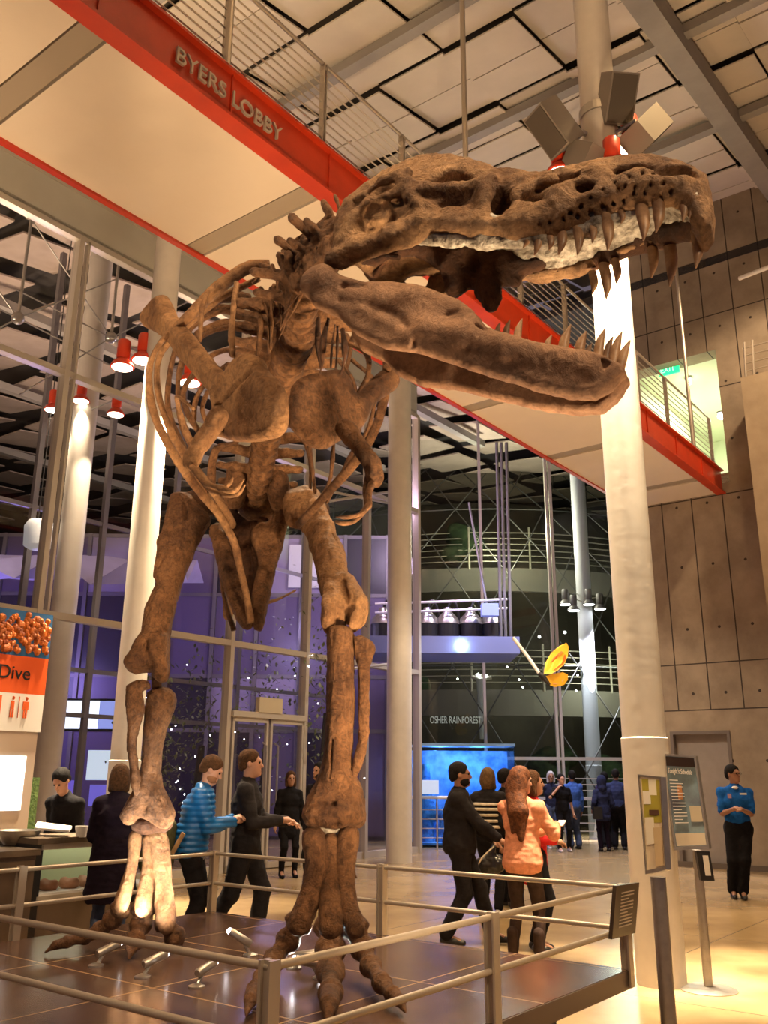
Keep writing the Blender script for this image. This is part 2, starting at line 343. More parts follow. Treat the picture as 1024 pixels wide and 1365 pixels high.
me = sk.mesh('skull', skn); TS = Matrix(((FD[0], NL[0], 0, SO[0]), (FD[1], NL[1], 0, SO[1]), (0, 0, 1, SO[2]), (0, 0, 0, 1))); me.transform(TS)
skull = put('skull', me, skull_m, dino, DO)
# palate and throat bones between the tooth rows
pal = SDF((.25, -.3, -.4), (1.45, .3, .3), .011)
for x0, x1, w0, w1, z0, z1 in [(.55, .85, .05, .06, .03, .02), (.85, 1.32, .07, .05, .03, .03)]:
    pass
pts = [(x, float(toothline(x)) + .065) for x in np.linspace(.5, 1.36, 12)]
for i in range(11):
    (xa, za), (xb, zb) = pts[i], pts[i + 1]; w = float(hw((xa + xb) / 2)) - .04
    for y in np.linspace(-w, w, 5): pal.cap((xa, y, za + .02 * (1 - abs(y / w))), (xb, y, zb + .02 * (1 - abs(y / w))), .032, k=.02)
for sd in (-1, 1):    # far and near inner maxilla shelves
    q = [sq(x, y, sd, .045) for x, y in ([(560, 318), (640, 320), (720, 318), (800, 300), (880, 275)] if sd < 0 else [(600, 345), (680, 352), (745, 346), (810, 322), (870, 306)])]
    pal.chain(q, [.02, .028, .03, .03, .02], .03)
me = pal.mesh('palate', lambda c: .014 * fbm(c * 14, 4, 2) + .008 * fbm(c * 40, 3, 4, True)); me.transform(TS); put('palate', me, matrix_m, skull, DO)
pt = SDF((.1, -.3, -.5), (.95, .4, .3), .012)
def sm2(px, py, Y): return sl_(px, py, Y)
for ch, r in [([(590, 322, 0.), (600, 352, .02), (606, 385, .05), (618, 372, .08), (650, 352, .1)], [.05, .04, .022, .04, .04]), ([(540, 320, -.1), (560, 330, 0), (590, 345, .05)], [.03, .03, .04]), ([(618, 330, 0), (650, 345, .06), (690, 352, .1), (720, 350, .1)], [.06, .055, .045, .03]),
              ([(640, 368, .08), (652, 392, .08), (655, 408, .08)], [.045, .04, .022]), ([(665, 365, .1), (690, 376, .1)], [.04, .02]), ([(450, 350, -.2), (500, 345, -.1), (560, 332, -.05)], [.02, .016, .02]), ([(606, 300, .0), (625, 320, 0)], [.04, .04])]:
    pt.chain([sm2(*c) for c in ch], r, .04)
pt.ell(sm2(628, 348, -.03), (.03, .08, .05), .02, True)
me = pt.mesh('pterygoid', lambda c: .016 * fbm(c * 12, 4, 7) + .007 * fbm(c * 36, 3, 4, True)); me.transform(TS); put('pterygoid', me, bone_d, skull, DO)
for a, b, r in [((500, 343, 0), (488, 360, .05), .012), ((515, 345, 0), (500, 368, .05), .012), ((505, 340, -.1), (532, 343, -.1), .012)]: M().tube(s2w(np.array([sm2(*a), sm2(*b)])), r, 8).build('throat_bone', bone_d, skull, smooth=True)
def tooth(par, a, b, r, bend=(.0, 0, 0)):
    a, b = np.array(a), np.array(b); md = (a + b) / 2 + np.array(bend); a0 = a + (a - b) * .12; q = crm([list(a0) + [r * .95], list(md) + [r * .92], list(b) + [r * .12]], 9)
    m = M().tube(s2w(q[:, :3]), q[:, 3], 10, flat=.72); return m.build('tooth', tooth_m, par, smooth=True)
ts = 3.3 / F
near = [(564, 313, 558, 332, 4.5), (573, 312, 569, 340, 5.5), (586, 312, 584, 330, 5), (594, 312, 596, 326, 5), (609, 309, 605, 340, 6), (628, 309, 628, 340, 6.5), (648, 307, 650, 324, 6)]
ZB = lambda x, y: (680 + x / 3.657, 190 + y / 3.657)
nt_ = [(88, 455, 62, 515, 4.5), (135, 445, 118, 550, 6), (190, 455, 190, 525, 5), (252, 435, 235, 548, 6.5), (325, 425, 328, 548, 6.5), (395, 400, 400, 490, 5), (466, 365, 475, 525, 8), (535, 340, 540, 395, 4.5), (632, 305, 650, 478, 9), (718, 275, 712, 438, 8.5), (835, 275, 842, 385, 6), (868, 285, 872, 370, 4)]
for x, y, x2, y2, r in nt_:
    a, b = ZB(x, y), ZB(x2, y2); ra = sq(*a, -1, .02); tooth(skull, (ra[0], ra[1], ra[2] + .01), sl_(*b, ra[1]), r * ts, (.008, 0, 0))
ft_ = [(400, 640, 400, 738, 6), (455, 605, 468, 762, 8), (510, 580, 516, 688, 6.5), (690, 500, 688, 660, 7.5), (775, 490, 778, 700, 9), (905, 440, 905, 612, 8)]
for x, y, x2, y2, r in ft_:
    a, b = ZB(x, y), ZB(x2, y2); Yf = .13 if x < 880 else .05; p = sl_(*a, Yf); tooth(skull, p, sl_(*b, Yf), r * ts, (.008, 0, 0))
# far maxilla rim where those teeth sit
fm = SDF((.6, -.1, -.3), (1.6, .3, .4), .01)
fm.chain([sl_(700, 345, .14), sl_(740, 352, .14), sl_(800, 342, .14), sl_(850, 322, .14), sl_(885, 312, .13), sl_(918, 302, .08), sl_(932, 288, .02)], [.02, .034, .04, .045, .05, .045, .04], .03)
me = fm.mesh('maxilla_rim', lambda c: .012 * fbm(c * 16, 4, 12)); me.transform(TS); put('maxilla_rim', me, bone_d, skull, DO)
# ---------------------------------------------------------------- lower jaw
def yc(x): return np.interp(x, [-.2, 0, .35, .7, .95, 1.1, 1.2], [.20, .21, .18, .125, .07, .035, .012])
def jq(px, py, side=-1):
    x = .5
    for _ in range(6): Y = side * (float(yc(x)) + .03); x, _, z = sl_(px, py, Y)
    return (x, Y, z)
J = lambda x, y: (400 + x / 1.829, 180 + y / 1.829)
jp = [jq(*J(*q)) for q in [(20, 340), (14, 380), (30, 412), (90, 440), (130, 480), (200, 514), (275, 522), (350, 546), (450, 578), (560, 612), (650, 634), (715, 636), (755, 612), (790, 575), (782, 556), (745, 542), (700, 532), (640, 525), (560, 512), (500, 494), (450, 468), (428, 434), (385, 395), (300, 362), (220, 350), (150, 353), (92, 336), (60, 316), (35, 322)]]
jpoly = [(q[0], q[2]) for q in jp]; jx = [q[0] for q in jpoly]; jz = [q[1] for q in jpoly]
jw = SDF((min(jx) - .06, -.4, min(jz) - .06), (max(jx) + .06, .4, max(jz) + .06), .0085)
X2, Z2 = np.meshgrid(jw.ax[0], jw.ax[2], indexing='ij'); D2 = polysdf(X2, Z2, jpoly); Yv = np.abs(jw.ax[1])[None, :, None]
th = np.interp(X2, [-.2, 0, .3, .7, 1., 1.15], [.045, .045, .03, .036, .045, .05])
jw.D = smax(D2[:, None, :], (np.abs(Yv - yc(X2)[:, None, :]) - th[:, None, :]), .035).astype(np.float32)
def jr(pts, r, sub=False, dy=0., k=.02):
    for sd in (1, -1):
        q = []
        for x, y in pts: a = jq(*J(x, y)); q.append((a[0], (a[1] - dy) * sd, a[2]))
        if len(q) == 1: jw.ell(q[0], (r, r * 1.2, r), .02, sub)
        else: jw.chain(q, [r] * len(q), k, sub=sub)
jr([(110, 372), (150, 372)], .016, True, .0); jr([(90, 418), (150, 425), (200, 450), (260, 490), (272, 510)], .012, False, -.012, .03); jr([(100, 405), (180, 415), (230, 435), (275, 475)], .007, True)
jr([(275, 515), (285, 470), (320, 450), (360, 440), (380, 432)], .006, True); jr([(120, 388), (200, 398), (260, 388)], .02, False, -.02, .05); jr([(300, 470), (400, 490), (500, 520), (700, 560)], .03, False, -.012, .06)
jr([(30, 360), (50, 350)], .05, False, -.01, .04); jr([(430, 470), (445, 480)], .012, True)
for x, y in [(560, 535), (585, 540), (610, 545), (640, 542), (655, 552), (675, 548), (690, 545), (705, 552), (720, 548), (735, 556), (750, 560), (530, 530), (600, 530), (570, 550), (700, 565), (740, 570)]: jr([(x, y)], .008, True)
me = jw.mesh('lower_jaw', lambda c: .004 * fbm(c * 6, 3, 21) + np.where(c[:, 0] > .55, .005, .001) * fbm(c * 28, 3, 5, True)); me.transform(TS)
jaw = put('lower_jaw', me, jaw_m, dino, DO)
jt = [(483, 482, 488, 457, 4), (503, 488, 512, 450, 5), (530, 497, 542, 447, 5.5), (602, 518, 614, 487, 4.5), (640, 524, 660, 462, 7), (680, 528, 698, 478, 7), (703, 530, 712, 507, 4), (727, 536, 743, 472, 6.5), (747, 538, 763, 491, 5), (765, 545, 785, 479, 6.5), (782, 560, 805, 500, 6.5)]
for i, (x, y, x2, y2, r) in enumerate(jt):
    a = jq(*J(x, y)); Yt = a[1] + .02
    if i in (0, 1, 6, 8): Yt = .06
    a = sl_(*J(x, y + 6), Yt); tooth(jaw, a, sl_(*J(x2, y2), Yt), r * 3.2 / F, (-.006, 0, 0))

def slab(name, out, pl, T, R, m, h=.009, grooves=(), holes=(), ridges=(), noise=None, parent=None):
    """bone traced as an outline on its own plane in space (pl: three (px, py, depth) points) and pillowed to a real thickness T"""
    a, b, c = [W3(*q) for q in pl]; ex = b - a; ex /= np.linalg.norm(ex); n = np.cross(ex, c - a); n /= np.linalg.norm(n); n = n if n[1] > 0 else -n; ey = np.cross(n, ex); E0 = np.array((0, 0, EYE))
    def un(px, py): d = ray(px, py); t = ((a - E0) @ n) / (d @ n); v = E0 + d * t - a; return float(v @ ex), float(v @ ey)
    q = crm([un(*o) for o in out] + [un(*out[0])], len(out) * 3)[:-1]; lo = q.min(0) - .05; hi = q.max(0) + .05; s = SDF((lo[0], lo[1], -T - .06), (hi[0], hi[1], T + .06), h)
    X, Y = np.meshgrid(s.ax[0], s.ax[1], indexing='ij'); d2 = polysdf(X, Y, q); f = np.clip(1 + d2 / R, 0, 1); th = T * np.sqrt(np.clip(1 - f * f, 0.0, 1)) + .002
    s.D = smax(d2[:, :, None], (np.abs(s.ax[2])[None, None, :] - th[:, :, None]) * .8, .008).astype(np.float32)
    for g in ridges: u = [un(*p[:2]) for p in g[0]]; s.chain([(v[0], v[1], -T * (g[2] if len(g) > 2 else .8)) for v in u], [g[1]] * len(u), .05)
    for g in grooves: u = [un(*p[:2]) for p in g[0]]; s.chain([(v[0], v[1], -T * g[2] if len(g) > 2 else -T) for v in u], [g[1]] * len(u), .008, sub=True)
    for g in holes: v = un(*g[:2]); s.ell((v[0], v[1], -T * .8), (g[2], g[3], T * 1.2), .02, True)
    me = s.mesh(name, noise or (lambda c: .010 * fbm(c * 5, 4, 3) + .009 * fbm(c * np.array((28, 7, 28)), 4, 5, True) + .004 * fbm(c * 45, 2, 2)))
    me.transform(Matrix(((ex[0], ey[0], n[0], a[0]), (ex[1], ey[1], n[1], a[1]), (ex[2], ey[2], n[2], a[2]), (0, 0, 0, 1))))
    if Vector(ex).cross(Vector(ey)).dot(Vector(n)) < 0: me.flip_normals()
    return put(name, me, m, parent or dino, DO)
zz = lambda x0, y0, k, L: [(x0 + x / k, y0 + y / k) for x, y in L]
# ---------------------------------------------------------------- vertebrae
def vert_mesh(nm, R, Lc, sp, tp_, seed, cerv):
    s = SDF((-.25, -.45, -.3), (.25, .45, .7), .013)
    for i in range(5):
        x = -Lc / 2 + Lc * i / 4; r = R * (1 - .28 * math.sin(PI * i / 4)); 
        if i < 4: x2 = x + Lc / 4; s.cap((x, 0, 0), (x2, 0, 0), r * .92, R * .92 * (1 - .28 * math.sin(PI * (i + 1) / 4)), .02, sq=(1.6, 1, 1))
    s.cap((0, 0, R * .6), (-.03, 0, R + .1), R * .55, .05, .05); s.chain([(-.02, 0, R + .08), (-.05, 0, R + sp * .6), (-.07, 0, R + sp)], [.03, .018, .02] if cerv else [.035, .022, .034], .04, sq=(.8 if cerv else .45, 1, 1))
    for sd in (-1, 1):
        s.chain([(0, sd * R * .6, R * .8), (-.02, sd * (R + tp_ * .5), R * .9 + (.02 if not cerv else .05)), (-.03, sd * (R + tp_), R * .95 + (.02 if not cerv else .08))], [.03, .016, .018] if cerv else [.045, .03, .03], .03)
        s.chain([(.02, sd * R * .5, R * 1.1), (.1, sd * R * .6, R * 1.35)], [.03, .022], .03); s.chain([(-.04, sd * R * .5, R * 1.2), (-.10, sd * R * .55, R * (1.25 if cerv else 1.6))], [.03, .022], .03)
    return s.mesh(nm, lambda c: .012 * fbm(c * 12, 4, seed) + .004 * fbm(c * 40, 2, seed, True))
cv = [vert_mesh('cervical_vertebra', .085, .11, .05, .06, 3, True), vert_mesh('cervical_vertebra', .085, .11, .09, .09, 7, True)]
dv = [vert_mesh('dorsal_vertebra', .105, .14, .34, .2, 4, False), vert_mesh('dorsal_vertebra', .11, .14, .36, .18, 9, False)]
spine = crm([(446, 338, 3.42), (424, 358, 3.5), (408, 385, 3.62), (402, 420, 3.85), (395, 450, 4.15), (382, 490, 4.6), (370, 530, 5.1), (357, 580, 5.75), (347, 630, 6.4), (342, 680, 7.0)], 23)
sw = np.array([W3(*q) for q in spine]); tg = np.gradient(sw, axis=0)
for i in range(23):
    x = Vector(-tg[i]).normalized(); up = Vector((-.25 + .3 * math.sin(2.3 * i), .25, 1)) if i < 8 else Vector((0, 0, 1)); y = up.cross(x).normalized(); z = x.cross(y)
    me = (cv if i < 9 else dv)[i % 2]; o = bpy.data.objects.new(me.name.split('.')[0], me); COL.objects.link(o); o.parent = dino
    if not len(me.materials): me.materials.append(bone_m); me.polygons.foreach_set('use_smooth', np.ones(len(me.polygons), bool))
    p = sw[i] - np.array(DO); s = 1. if i >= 9 else (.84, 1.0, .78, .95, .86, 1.05, .9, 1.0, 1.)[i]
    o.matrix_local = Matrix(((x[0] * s, y[0] * s, z[0] * s, p[0]), (x[1] * s, y[1] * s, z[1] * s, p[1]), (x[2] * s, y[2] * s, z[2] * s, p[2]), (0, 0, 0, 1)))
# neck spines and long processes seen above and behind the skull
for q in [[(447, 262, 3.5, 3), (452, 275, 3.45, 3.5), (455, 290, 3.4, 4)], [(432, 272, 3.6, 7), (440, 290, 3.55, 9), (420, 305, 3.55, 6), (398, 318, 3.6, 4)], [(456, 284, 3.4, 5), (440, 305, 3.45, 7), (424, 318, 3.5, 3.5)],
          [(403, 296, 3.7, 6), (408, 310, 3.7, 7)], [(412, 297, 3.75, 6), (412, 312, 3.7, 6)], [(398, 317, 3.7, 3), (388, 328, 3.72, 4.5), (378, 335, 3.75, 4)], [(352, 363, 4.2, 5), (345, 370, 4.2, 5), (337, 378, 4.2, 5)], [(350, 355, 4.3, 5), (366, 360, 4.2, 6)], [(364, 354, 4.1, 5), (362, 366, 4.1, 5)], [(349, 384, 4.3, 4), (344, 391, 4.3, 3)]]:
    ribtube('neural_spine', q, bone_m, .6, 10, 12, .008)
for q in [[(397, 328, 3.6, 7), (398, 350, 3.55, 10), (393, 385, 3.6, 6), (384, 415, 3.7, 3), (374, 440, 3.8, 1.5)], [(424, 328, 3.4, 5), (420, 350, 3.45, 8), (408, 375, 3.5, 5), (392, 400, 3.6, 2.5), (366, 435, 3.7, 1.2)], [(382, 345, 3.7, 6), (385, 365, 3.7, 7), (384, 385, 3.75, 5), (380, 430, 3.8, 2.5), (372, 452, 3.9, 1.5)],
          [(370, 367, 3.9, 6), (372, 385, 3.9, 7), (373, 420, 3.9, 3)], [(378, 366, 3.95, 5), (377, 400, 3.9, 4), (374, 440, 3.9, 2)], [(345, 404, 4.1, 3), (348, 430, 4., 6), (346, 455, 4., 5), (343, 480, 4., 2)], [(363, 384, 4., 4), (362, 420, 3.9, 5), (361, 465, 3.9, 3)], [(352, 402, 4., 2), (358, 425, 3.9, 4), (358, 470, 3.9, 3)], [(409, 380, 3.5, 2), (385, 425, 3.6, 1.6), (366, 437, 3.7, 1.4)],
          [(438, 425, 3.6, 4), (432, 450, 3.6, 9), (430, 480, 3.65, 6), (426, 500, 3.7, 2)], [(447, 432, 3.55, 3), (443, 460, 3.6, 3), (441, 490, 3.6, 2)], [(457, 440, 3.5, 6), (460, 462, 3.5, 8), (459, 480, 3.55, 5), (455, 498, 3.6, 1.5)], [(425, 425, 3.7, 5), (424, 455, 3.7, 7), (428, 490, 3.75, 3)], [(450, 436, 3.6, 3), (450, 462, 3.6, 4), (448, 492, 3.6, 2)]]:
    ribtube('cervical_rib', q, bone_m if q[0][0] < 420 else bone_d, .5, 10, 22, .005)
# ---------------------------------------------------------------- ribs (image left, image right)
LR = [[(360, 352, 4.5, 8), (330, 357, 4.5, 12), (289, 385, 4.5, 12), (250, 424, 4.5, 9), (215, 455, 4.6, 5), (199, 492, 4.7, 5.5), (202, 540, 4.8, 6), (220, 585, 5.0, 6), (252, 637, 5.4, 6), (297, 692, 6.0, 5), (318, 735, 6.3, 4)],
      [(345, 372, 4.6, 5), (290, 400, 4.7, 6), (232, 450, 4.75, 6), (211, 480, 4.8, 5), (211, 525, 4.9, 5), (228, 575, 5.1, 6), (252, 615, 5.4, 6), (285, 655, 5.8, 6), (312, 700, 6.2, 5)],
      [(335, 400, 4.9, 5), (270, 425, 4.95, 5), (238, 458, 5., 5), (226, 500, 5.1, 5), (224, 545, 5.2, 5), (238, 585, 5.4, 6), (258, 625, 5.7, 6), (282, 662, 6., 5)],
      [(335, 430, 5.2, 5), (275, 445, 5.2, 5), (246, 475, 5.3, 5), (237, 515, 5.4, 4), (241, 560, 5.5, 4.5), (258, 600, 5.8, 4)],
      [(277, 388, 4.35, 4), (269, 415, 4.3, 5), (267, 455, 4.3, 3)], [(335, 465, 5.4, 4), (290, 470, 5.5, 5), (262, 495, 5.6, 4), (244, 522, 5.7, 4), (250, 550, 5.8, 4), (268, 580, 6., 4)],
      [(305, 485, 5.7, 5), (280, 505, 5.8, 4), (262, 530, 5.9, 4), (258, 560, 6., 4)], [(277, 522, 6, 4), (270, 545, 6, 4), (278, 570, 6.1, 3)], [(258, 545, 4.6, 3), (236, 530, 4.7, 3), (248, 575, 4.9, 4), (262, 600, 5, 4)],
      [(316, 378, 4.0, 5), (311, 415, 4., 5), (309, 450, 4., 6.5), (311, 475, 4., 4)], [(366, 380, 4.0, 4), (363, 410, 4., 5), (359, 468, 4., 3.5)],
      [(315, 590, 5.6, 4), (288, 600, 5.8, 5), (282, 640, 6., 5), (288, 670, 6.2, 4)], [(330, 440, 5.6, 8), (300, 432, 5.6, 9), (262, 445, 5.5, 6)], [(330, 420, 5.8, 7), (290, 412, 5.7, 9), (250, 432, 5.6, 6)], [(330, 398, 5, 9), (300, 395, 4.9, 12), (275, 408, 4.9, 7)]]
RR = [[(470, 452, 4.3, 4), (508, 463, 4.3, 6), (516, 495, 4.5, 6), (511, 535, 4.7, 6), (499, 575, 4.9, 6), (470, 620, 5.2, 6), (430, 665, 5.7, 5), (398, 700, 6.1, 5)], [(455, 455, 4.6, 4), (488, 470, 4.6, 5), (491, 500, 4.7, 5), (478, 525, 4.8, 4)],
      [(470, 480, 4.9, 4), (500, 510, 4.9, 4), (497, 550, 5., 4), (484, 590, 5.2, 5), (458, 635, 5.5, 5), (420, 672, 5.9, 4)], [(480, 540, 5.3, 4), (478, 580, 5.4, 4), (462, 620, 5.6, 4), (436, 668, 6., 4)], [(410, 580, 5.4, 4), (416, 620, 5.6, 4), (420, 655, 5.9, 4)], [(404, 585, 5.6, 3), (413, 612, 5.7, 3.5), (414, 650, 5.9, 3)],
      [(470, 450, 4.9, 3), (462, 490, 4.9, 4), (440, 520, 4.9, 3)], [(445, 590, 5.6, 3), (440, 640, 5.8, 4), (425, 668, 6., 3)], [(430, 480, 5.2, 5), (415, 490, 5.3, 6), (392, 500, 5.4, 6)], [(452, 480, 4.9, 4), (470, 505, 4.9, 4), (475, 530, 5, 4)]]
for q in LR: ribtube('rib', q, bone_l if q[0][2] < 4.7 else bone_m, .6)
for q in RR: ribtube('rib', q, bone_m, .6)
# ---------------------------------------------------------------- shoulder girdles
Q2 = lambda x, y: (160 + x / 2.56, 240 + y / 2.56)
def plate(s, pts, D, th, k=.03, cols=None):
    """flattened lobed plate: fan of capsules between outline and centre"""
    c = np.mean([Q2(*p) for p in pts], 0); cc = W3(c[0], c[1], D - .02)
    for p in pts:
        a = W3(*Q2(*p), D + .03); s.cap(cc, cc + (a - cc) * .92, th * 1.15, th, k)
    n = len(pts)
    for i in range(n):
        a = W3(*Q2(*pts[i]), D + .03); b = W3(*Q2(*pts[(i + 1) % n]), D + .03); a = cc + (a - cc) * .9; b = cc + (b - cc) * .9; s.cap(a, b, th, k=k); s.cap(cc + (a - cc) * .5, cc + (b - cc) * .5, th * 1.1, k=k); s.cap(cc + (a - cc) * .75, cc + (b - cc) * .75, th, k=k)
cpts = [(375, 640), (430, 605), (475, 622), (520, 670), (548, 740), (545, 830), (480, 885), (400, 885), (360, 840), (340, 760), (345, 690)]
def girdle(name, pts, D, blade, m, hole, crease):
    a = np.array([W3(*Q2(*p), D) for p in pts]); lo = a.min(0) - .15; hi = a.max(0) + .15
    if blade: bl = np.array([W3(*Q2(x, y), d) for x, y, d, r in blade]); lo = np.minimum(lo, bl.min(0) - .2); hi = np.maximum(hi, bl.max(0) + .2)
    s = SDF(lo, hi, .012); plate(s, pts, D, .045, .05)
    if blade: s.chain([W3(*Q2(x, y), d) for x, y, d, r in blade], [pr(r / 2.56, *Q2(x, y), d) for x, y, d, r in blade], .05)
    if hole: s.ell(W3(*Q2(*hole), D - .03), (.06, .09, .045), .02, True)
    if crease: 
        q = [W3(*Q2(*c), D - .075) for c in crease]; s.chain(q, [.014] * len(q), .015, sub=True)
    return put(name, s.mesh(name, nz(.012, 6, 3, .003, 25)), m, dino, DO)
smooth_n = lambda c: .007 * fbm(c * 6, 4, 3) + .003 * fbm(c * 25, 3, 5)
zg = lambda L: zz(160, 253, 2.56, L)
g1 = slab('shoulder_blade', zg([(150, 358), (165, 385), (185, 430), (225, 475), (270, 530), (320, 600), (362, 632), (392, 592), (430, 560), (470, 570), (490, 610), (530, 650), (555, 700), (557, 780), (545, 830), (500, 855), (430, 862), (372, 850), (345, 820), (352, 780), (345, 730), (320, 700), (260, 630), (215, 580), (180, 530), (130, 490), (92, 470), (84, 440), (100, 400), (130, 365)]),
    [(330, 540, 4.0), (205, 420, 4.85), (335, 590, 4.0)], .05, .055, bone_l, .008, [(zg([(490, 618), (430, 675), (362, 745)]), .012)], [(*zg([(376, 815)])[0], .038, .026)], [(zg([(365, 650), (300, 590), (240, 520), (180, 450)]), .028, .5), (zg([(350, 700), (370, 830)]), .02, .9)], smooth_n)
g2 = slab('shoulder_blade', zg([(595, 665), (620, 640), (680, 625), (740, 615), (770, 640), (790, 690), (802, 715), (850, 660), (915, 600), (932, 620), (936, 680), (880, 720), (850, 760), (830, 800), (790, 840), (740, 860), (700, 885), (650, 870), (610, 830), (585, 790), (585, 730)]),
    [(433, 545, 4.15), (520, 500, 4.55), (433, 590, 4.15)], .05, .055, bone_m, .008, [(zg([(690, 660), (730, 760), (775, 850)]), .011)], [], [(zg([(790, 730), (850, 690), (915, 650)]), .028, .5)], smooth_n)
ln = lambda *c: [(Q2(x, y)[0], Q2(x, y)[1], d, r / 2.56) for x, y, d, r in c]
bone('humerus', [ln((340, 800, 3.95, 28), (325, 830, 3.95, 22), (290, 880, 3.95, 20), (255, 930, 3.95, 17), (240, 968, 3.95, 20))], .009, bone_l)
ribtube('forearm', ln((240, 975, 3.95, 12), (265, 1000, 3.9, 14), (290, 1035, 3.85, 12), (340, 1050, 3.8, 11)), bone_l, .8); ribtube('forearm', ln((262, 985, 3.98, 9), (300, 1050, 3.95, 9), (350, 1075, 3.9, 9)), bone_l, .8)
for q in [ln((340, 1050, 3.8, 12), (390, 1060, 3.75, 9), (425, 1020, 3.75, 3)), ln((350, 1075, 3.9, 11), (400, 1070, 3.85, 8), (428, 1040, 3.8, 3)), ln((345, 1055, 3.85, 10), (375, 1035, 3.8, 8), (385, 1015, 3.8, 3))]: ribtube('hand_claw', q, bone_l, .8, 10, 14)
bone('humerus', [ln((770, 850, 4.1, 34), (800, 890, 4.05, 24), (840, 940, 4.0, 20), (865, 985, 4.0, 24), (870, 1030, 4.0, 22))], .009, bone_m)
ribtube('forearm', ln((868, 1020, 4., 14), (850, 1065, 3.95, 12), (850, 1110, 3.9, 12)), bone_m, .8); ribtube('forearm', ln((845, 1000, 4.05, 9), (838, 1060, 4., 9), (842, 1110, 3.95, 9)), bone_m, .8); ribtube('forearm', ln((800, 890, 4.1, 14), (860, 950, 4.1, 10), (880, 1010, 4.1, 8)), bone_m, .7)
for q in [ln((850, 1110, 3.9, 14), (820, 1140, 3.85, 10), (780, 1150, 3.8, 9), (735, 1150, 3.8, 3)), ln((842, 1120, 3.95, 12), (800, 1165, 3.9, 10), (760, 1172, 3.85, 8), (735, 1165, 3.85, 3))]: ribtube('hand_claw', q, bone_m, .8, 10, 16)
# ---------------------------------------------------------------- pelvis
bone('ilium', [[(243, 672, 7., 12), (275, 668, 7., 18), (300, 665, 7.1, 20), (325, 660, 7.3, 18)]], .016, bone_d); bone('ilium', [[(425, 680, 6.9, 14), (400, 678, 6.9, 18), (378, 672, 7., 20), (350, 665, 7.3, 18)]], .016, bone_d)
bone('sacrum', [[(343, 668, 6.9, 24), (343, 690, 7.1, 20), (345, 705, 7.2, 14)], [(318, 630, 6.6, 16), (312, 665, 6.7, 14)], [(368, 640, 6.6, 16), (375, 670, 6.7, 14)]], .015, bone_m)
zp_ = lambda L: zz(40, 640, 1.969, L)
slab('pubis', zp_([(652, 70), (680, 90), (665, 160), (645, 230), (628, 310), (612, 385), (598, 392), (580, 372), (585, 300), (600, 220), (580, 150), (600, 120), (630, 110)]), [(350, 760, 6.5), (362, 760, 6.5), (365, 690, 6.7)], .06, .05, bone_m, .010)
slab('pubis', zp_([(470, 130), (500, 120), (520, 160), (545, 240), (575, 310), (590, 370), (570, 388), (545, 372), (520, 310), (500, 250), (485, 190)]), [(310, 760, 6.5), (322, 760, 6.5), (290, 700, 6.7)], .06, .05, bone_m, .010)
slab('pubic_web', zp_([(530, 60), (570, 110), (620, 100), (640, 150), (620, 230), (600, 330), (585, 360), (560, 320), (530, 220), (520, 130)]), [(330, 740, 6.75), (350, 740, 6.75), (330, 690, 6.85)], .05, .04, bone_d, .011)
ribtube('gastralia', [(275, 660, 5.9, 8), (309, 716, 6.1, 9), (322, 765, 6.2, 8), (330, 800, 6.2, 8), (334, 830, 6.25, 9)], bone_l, .6); ribtube('gastralia', [(290, 720, 6.6, 6), (294, 760, 6.6, 5), (300, 800, 6.6, 5), (312, 840, 6.6, 6)], bone_m, .6)
ribtube('gastralia', [(340, 700, 6.8, 12), (340, 740, 6.7, 8), (342, 780, 6.6, 5)], bone_d, .6); ribtube('tail_chevron', [(358, 803, 6.9, 2.5), (375, 797, 7., 2), (394, 787, 7.1, 1.5)], bone_m, .8)
bone('ischium', [[(304, 820, 7.2, 6), (308, 790, 7.3, 8), (312, 760, 7.4, 8), (325, 700, 7.5, 10)]], .014, bone_l)
# ---------------------------------------------------------------- hind limbs
zf = lambda L: zz(150, 640, 4.547, L)
slab('femur', zf([(400, 100), (475, 100), (520, 150), (592, 232), (560, 300), (490, 440), (420, 620), (375, 780), (350, 930), (345, 1060), (335, 1200), (290, 1215), (252, 1195), (238, 1162), (170, 1160), (125, 1168), (80, 1120), (95, 1085), (150, 1020), (180, 900), (205, 780), (265, 640), (290, 500), (295, 390), (350, 300), (370, 180)]),
    [(235, 780, 6.75), (255, 780, 6.75), (245, 680, 6.9)], .12, .12, bone_m, .010, [(zf([(225, 1010), (235, 1160)]), .022), (zf([(455, 190), (460, 280)]), .02), (zf([(340, 480), (310, 560)]), .008)], [], [(zf([(400, 140), (330, 400), (300, 600)]), .05, .6), (zf([(130, 1120), (190, 1000)]), .05, .5), (zf([(300, 1160), (300, 1000)]), .05, .6)])
ribtube('knee_joint', [(209, 890, 6.68, 7), (209, 920, 6.7, 7)], bone_d, 1)
zt = lambda L: zz(0, 780, 2.3333, L)
slab('tibia', zt([(458, 335), (480, 320), (520, 320), (546, 345), (540, 390), (518, 440), (502, 520), (500, 600), (522, 660), (542, 700), (540, 730), (520, 757), (490, 750), (440, 722), (410, 742), (388, 735), (385, 700), (410, 670), (430, 620), (445, 540), (450, 450), (455, 380)]),
    [(200, 1000, 6.72), (215, 1000, 6.72), (205, 920, 6.7)], .09, .075, bone_m, .009, [(zt([(455, 735), (460, 690)]), .02)], [], [(zt([(505, 340), (480, 460), (475, 560)]), .035, .7), (zt([(400, 715), (440, 640)]), .04, .6), (zt([(520, 730), (490, 650)]), .045, .6)])
slab('fibula', zt([(395, 312), (428, 295), (460, 300), (466, 322), (442, 332), (450, 380), (440, 420), (425, 470), (425, 540), (436, 620), (430, 655), (415, 640), (405, 560), (398, 500), (400, 430), (392, 370)]), [(180, 1000, 6.62), (195, 1000, 6.62), (180, 920, 6.6)], .045, .035, bone_m, .008)
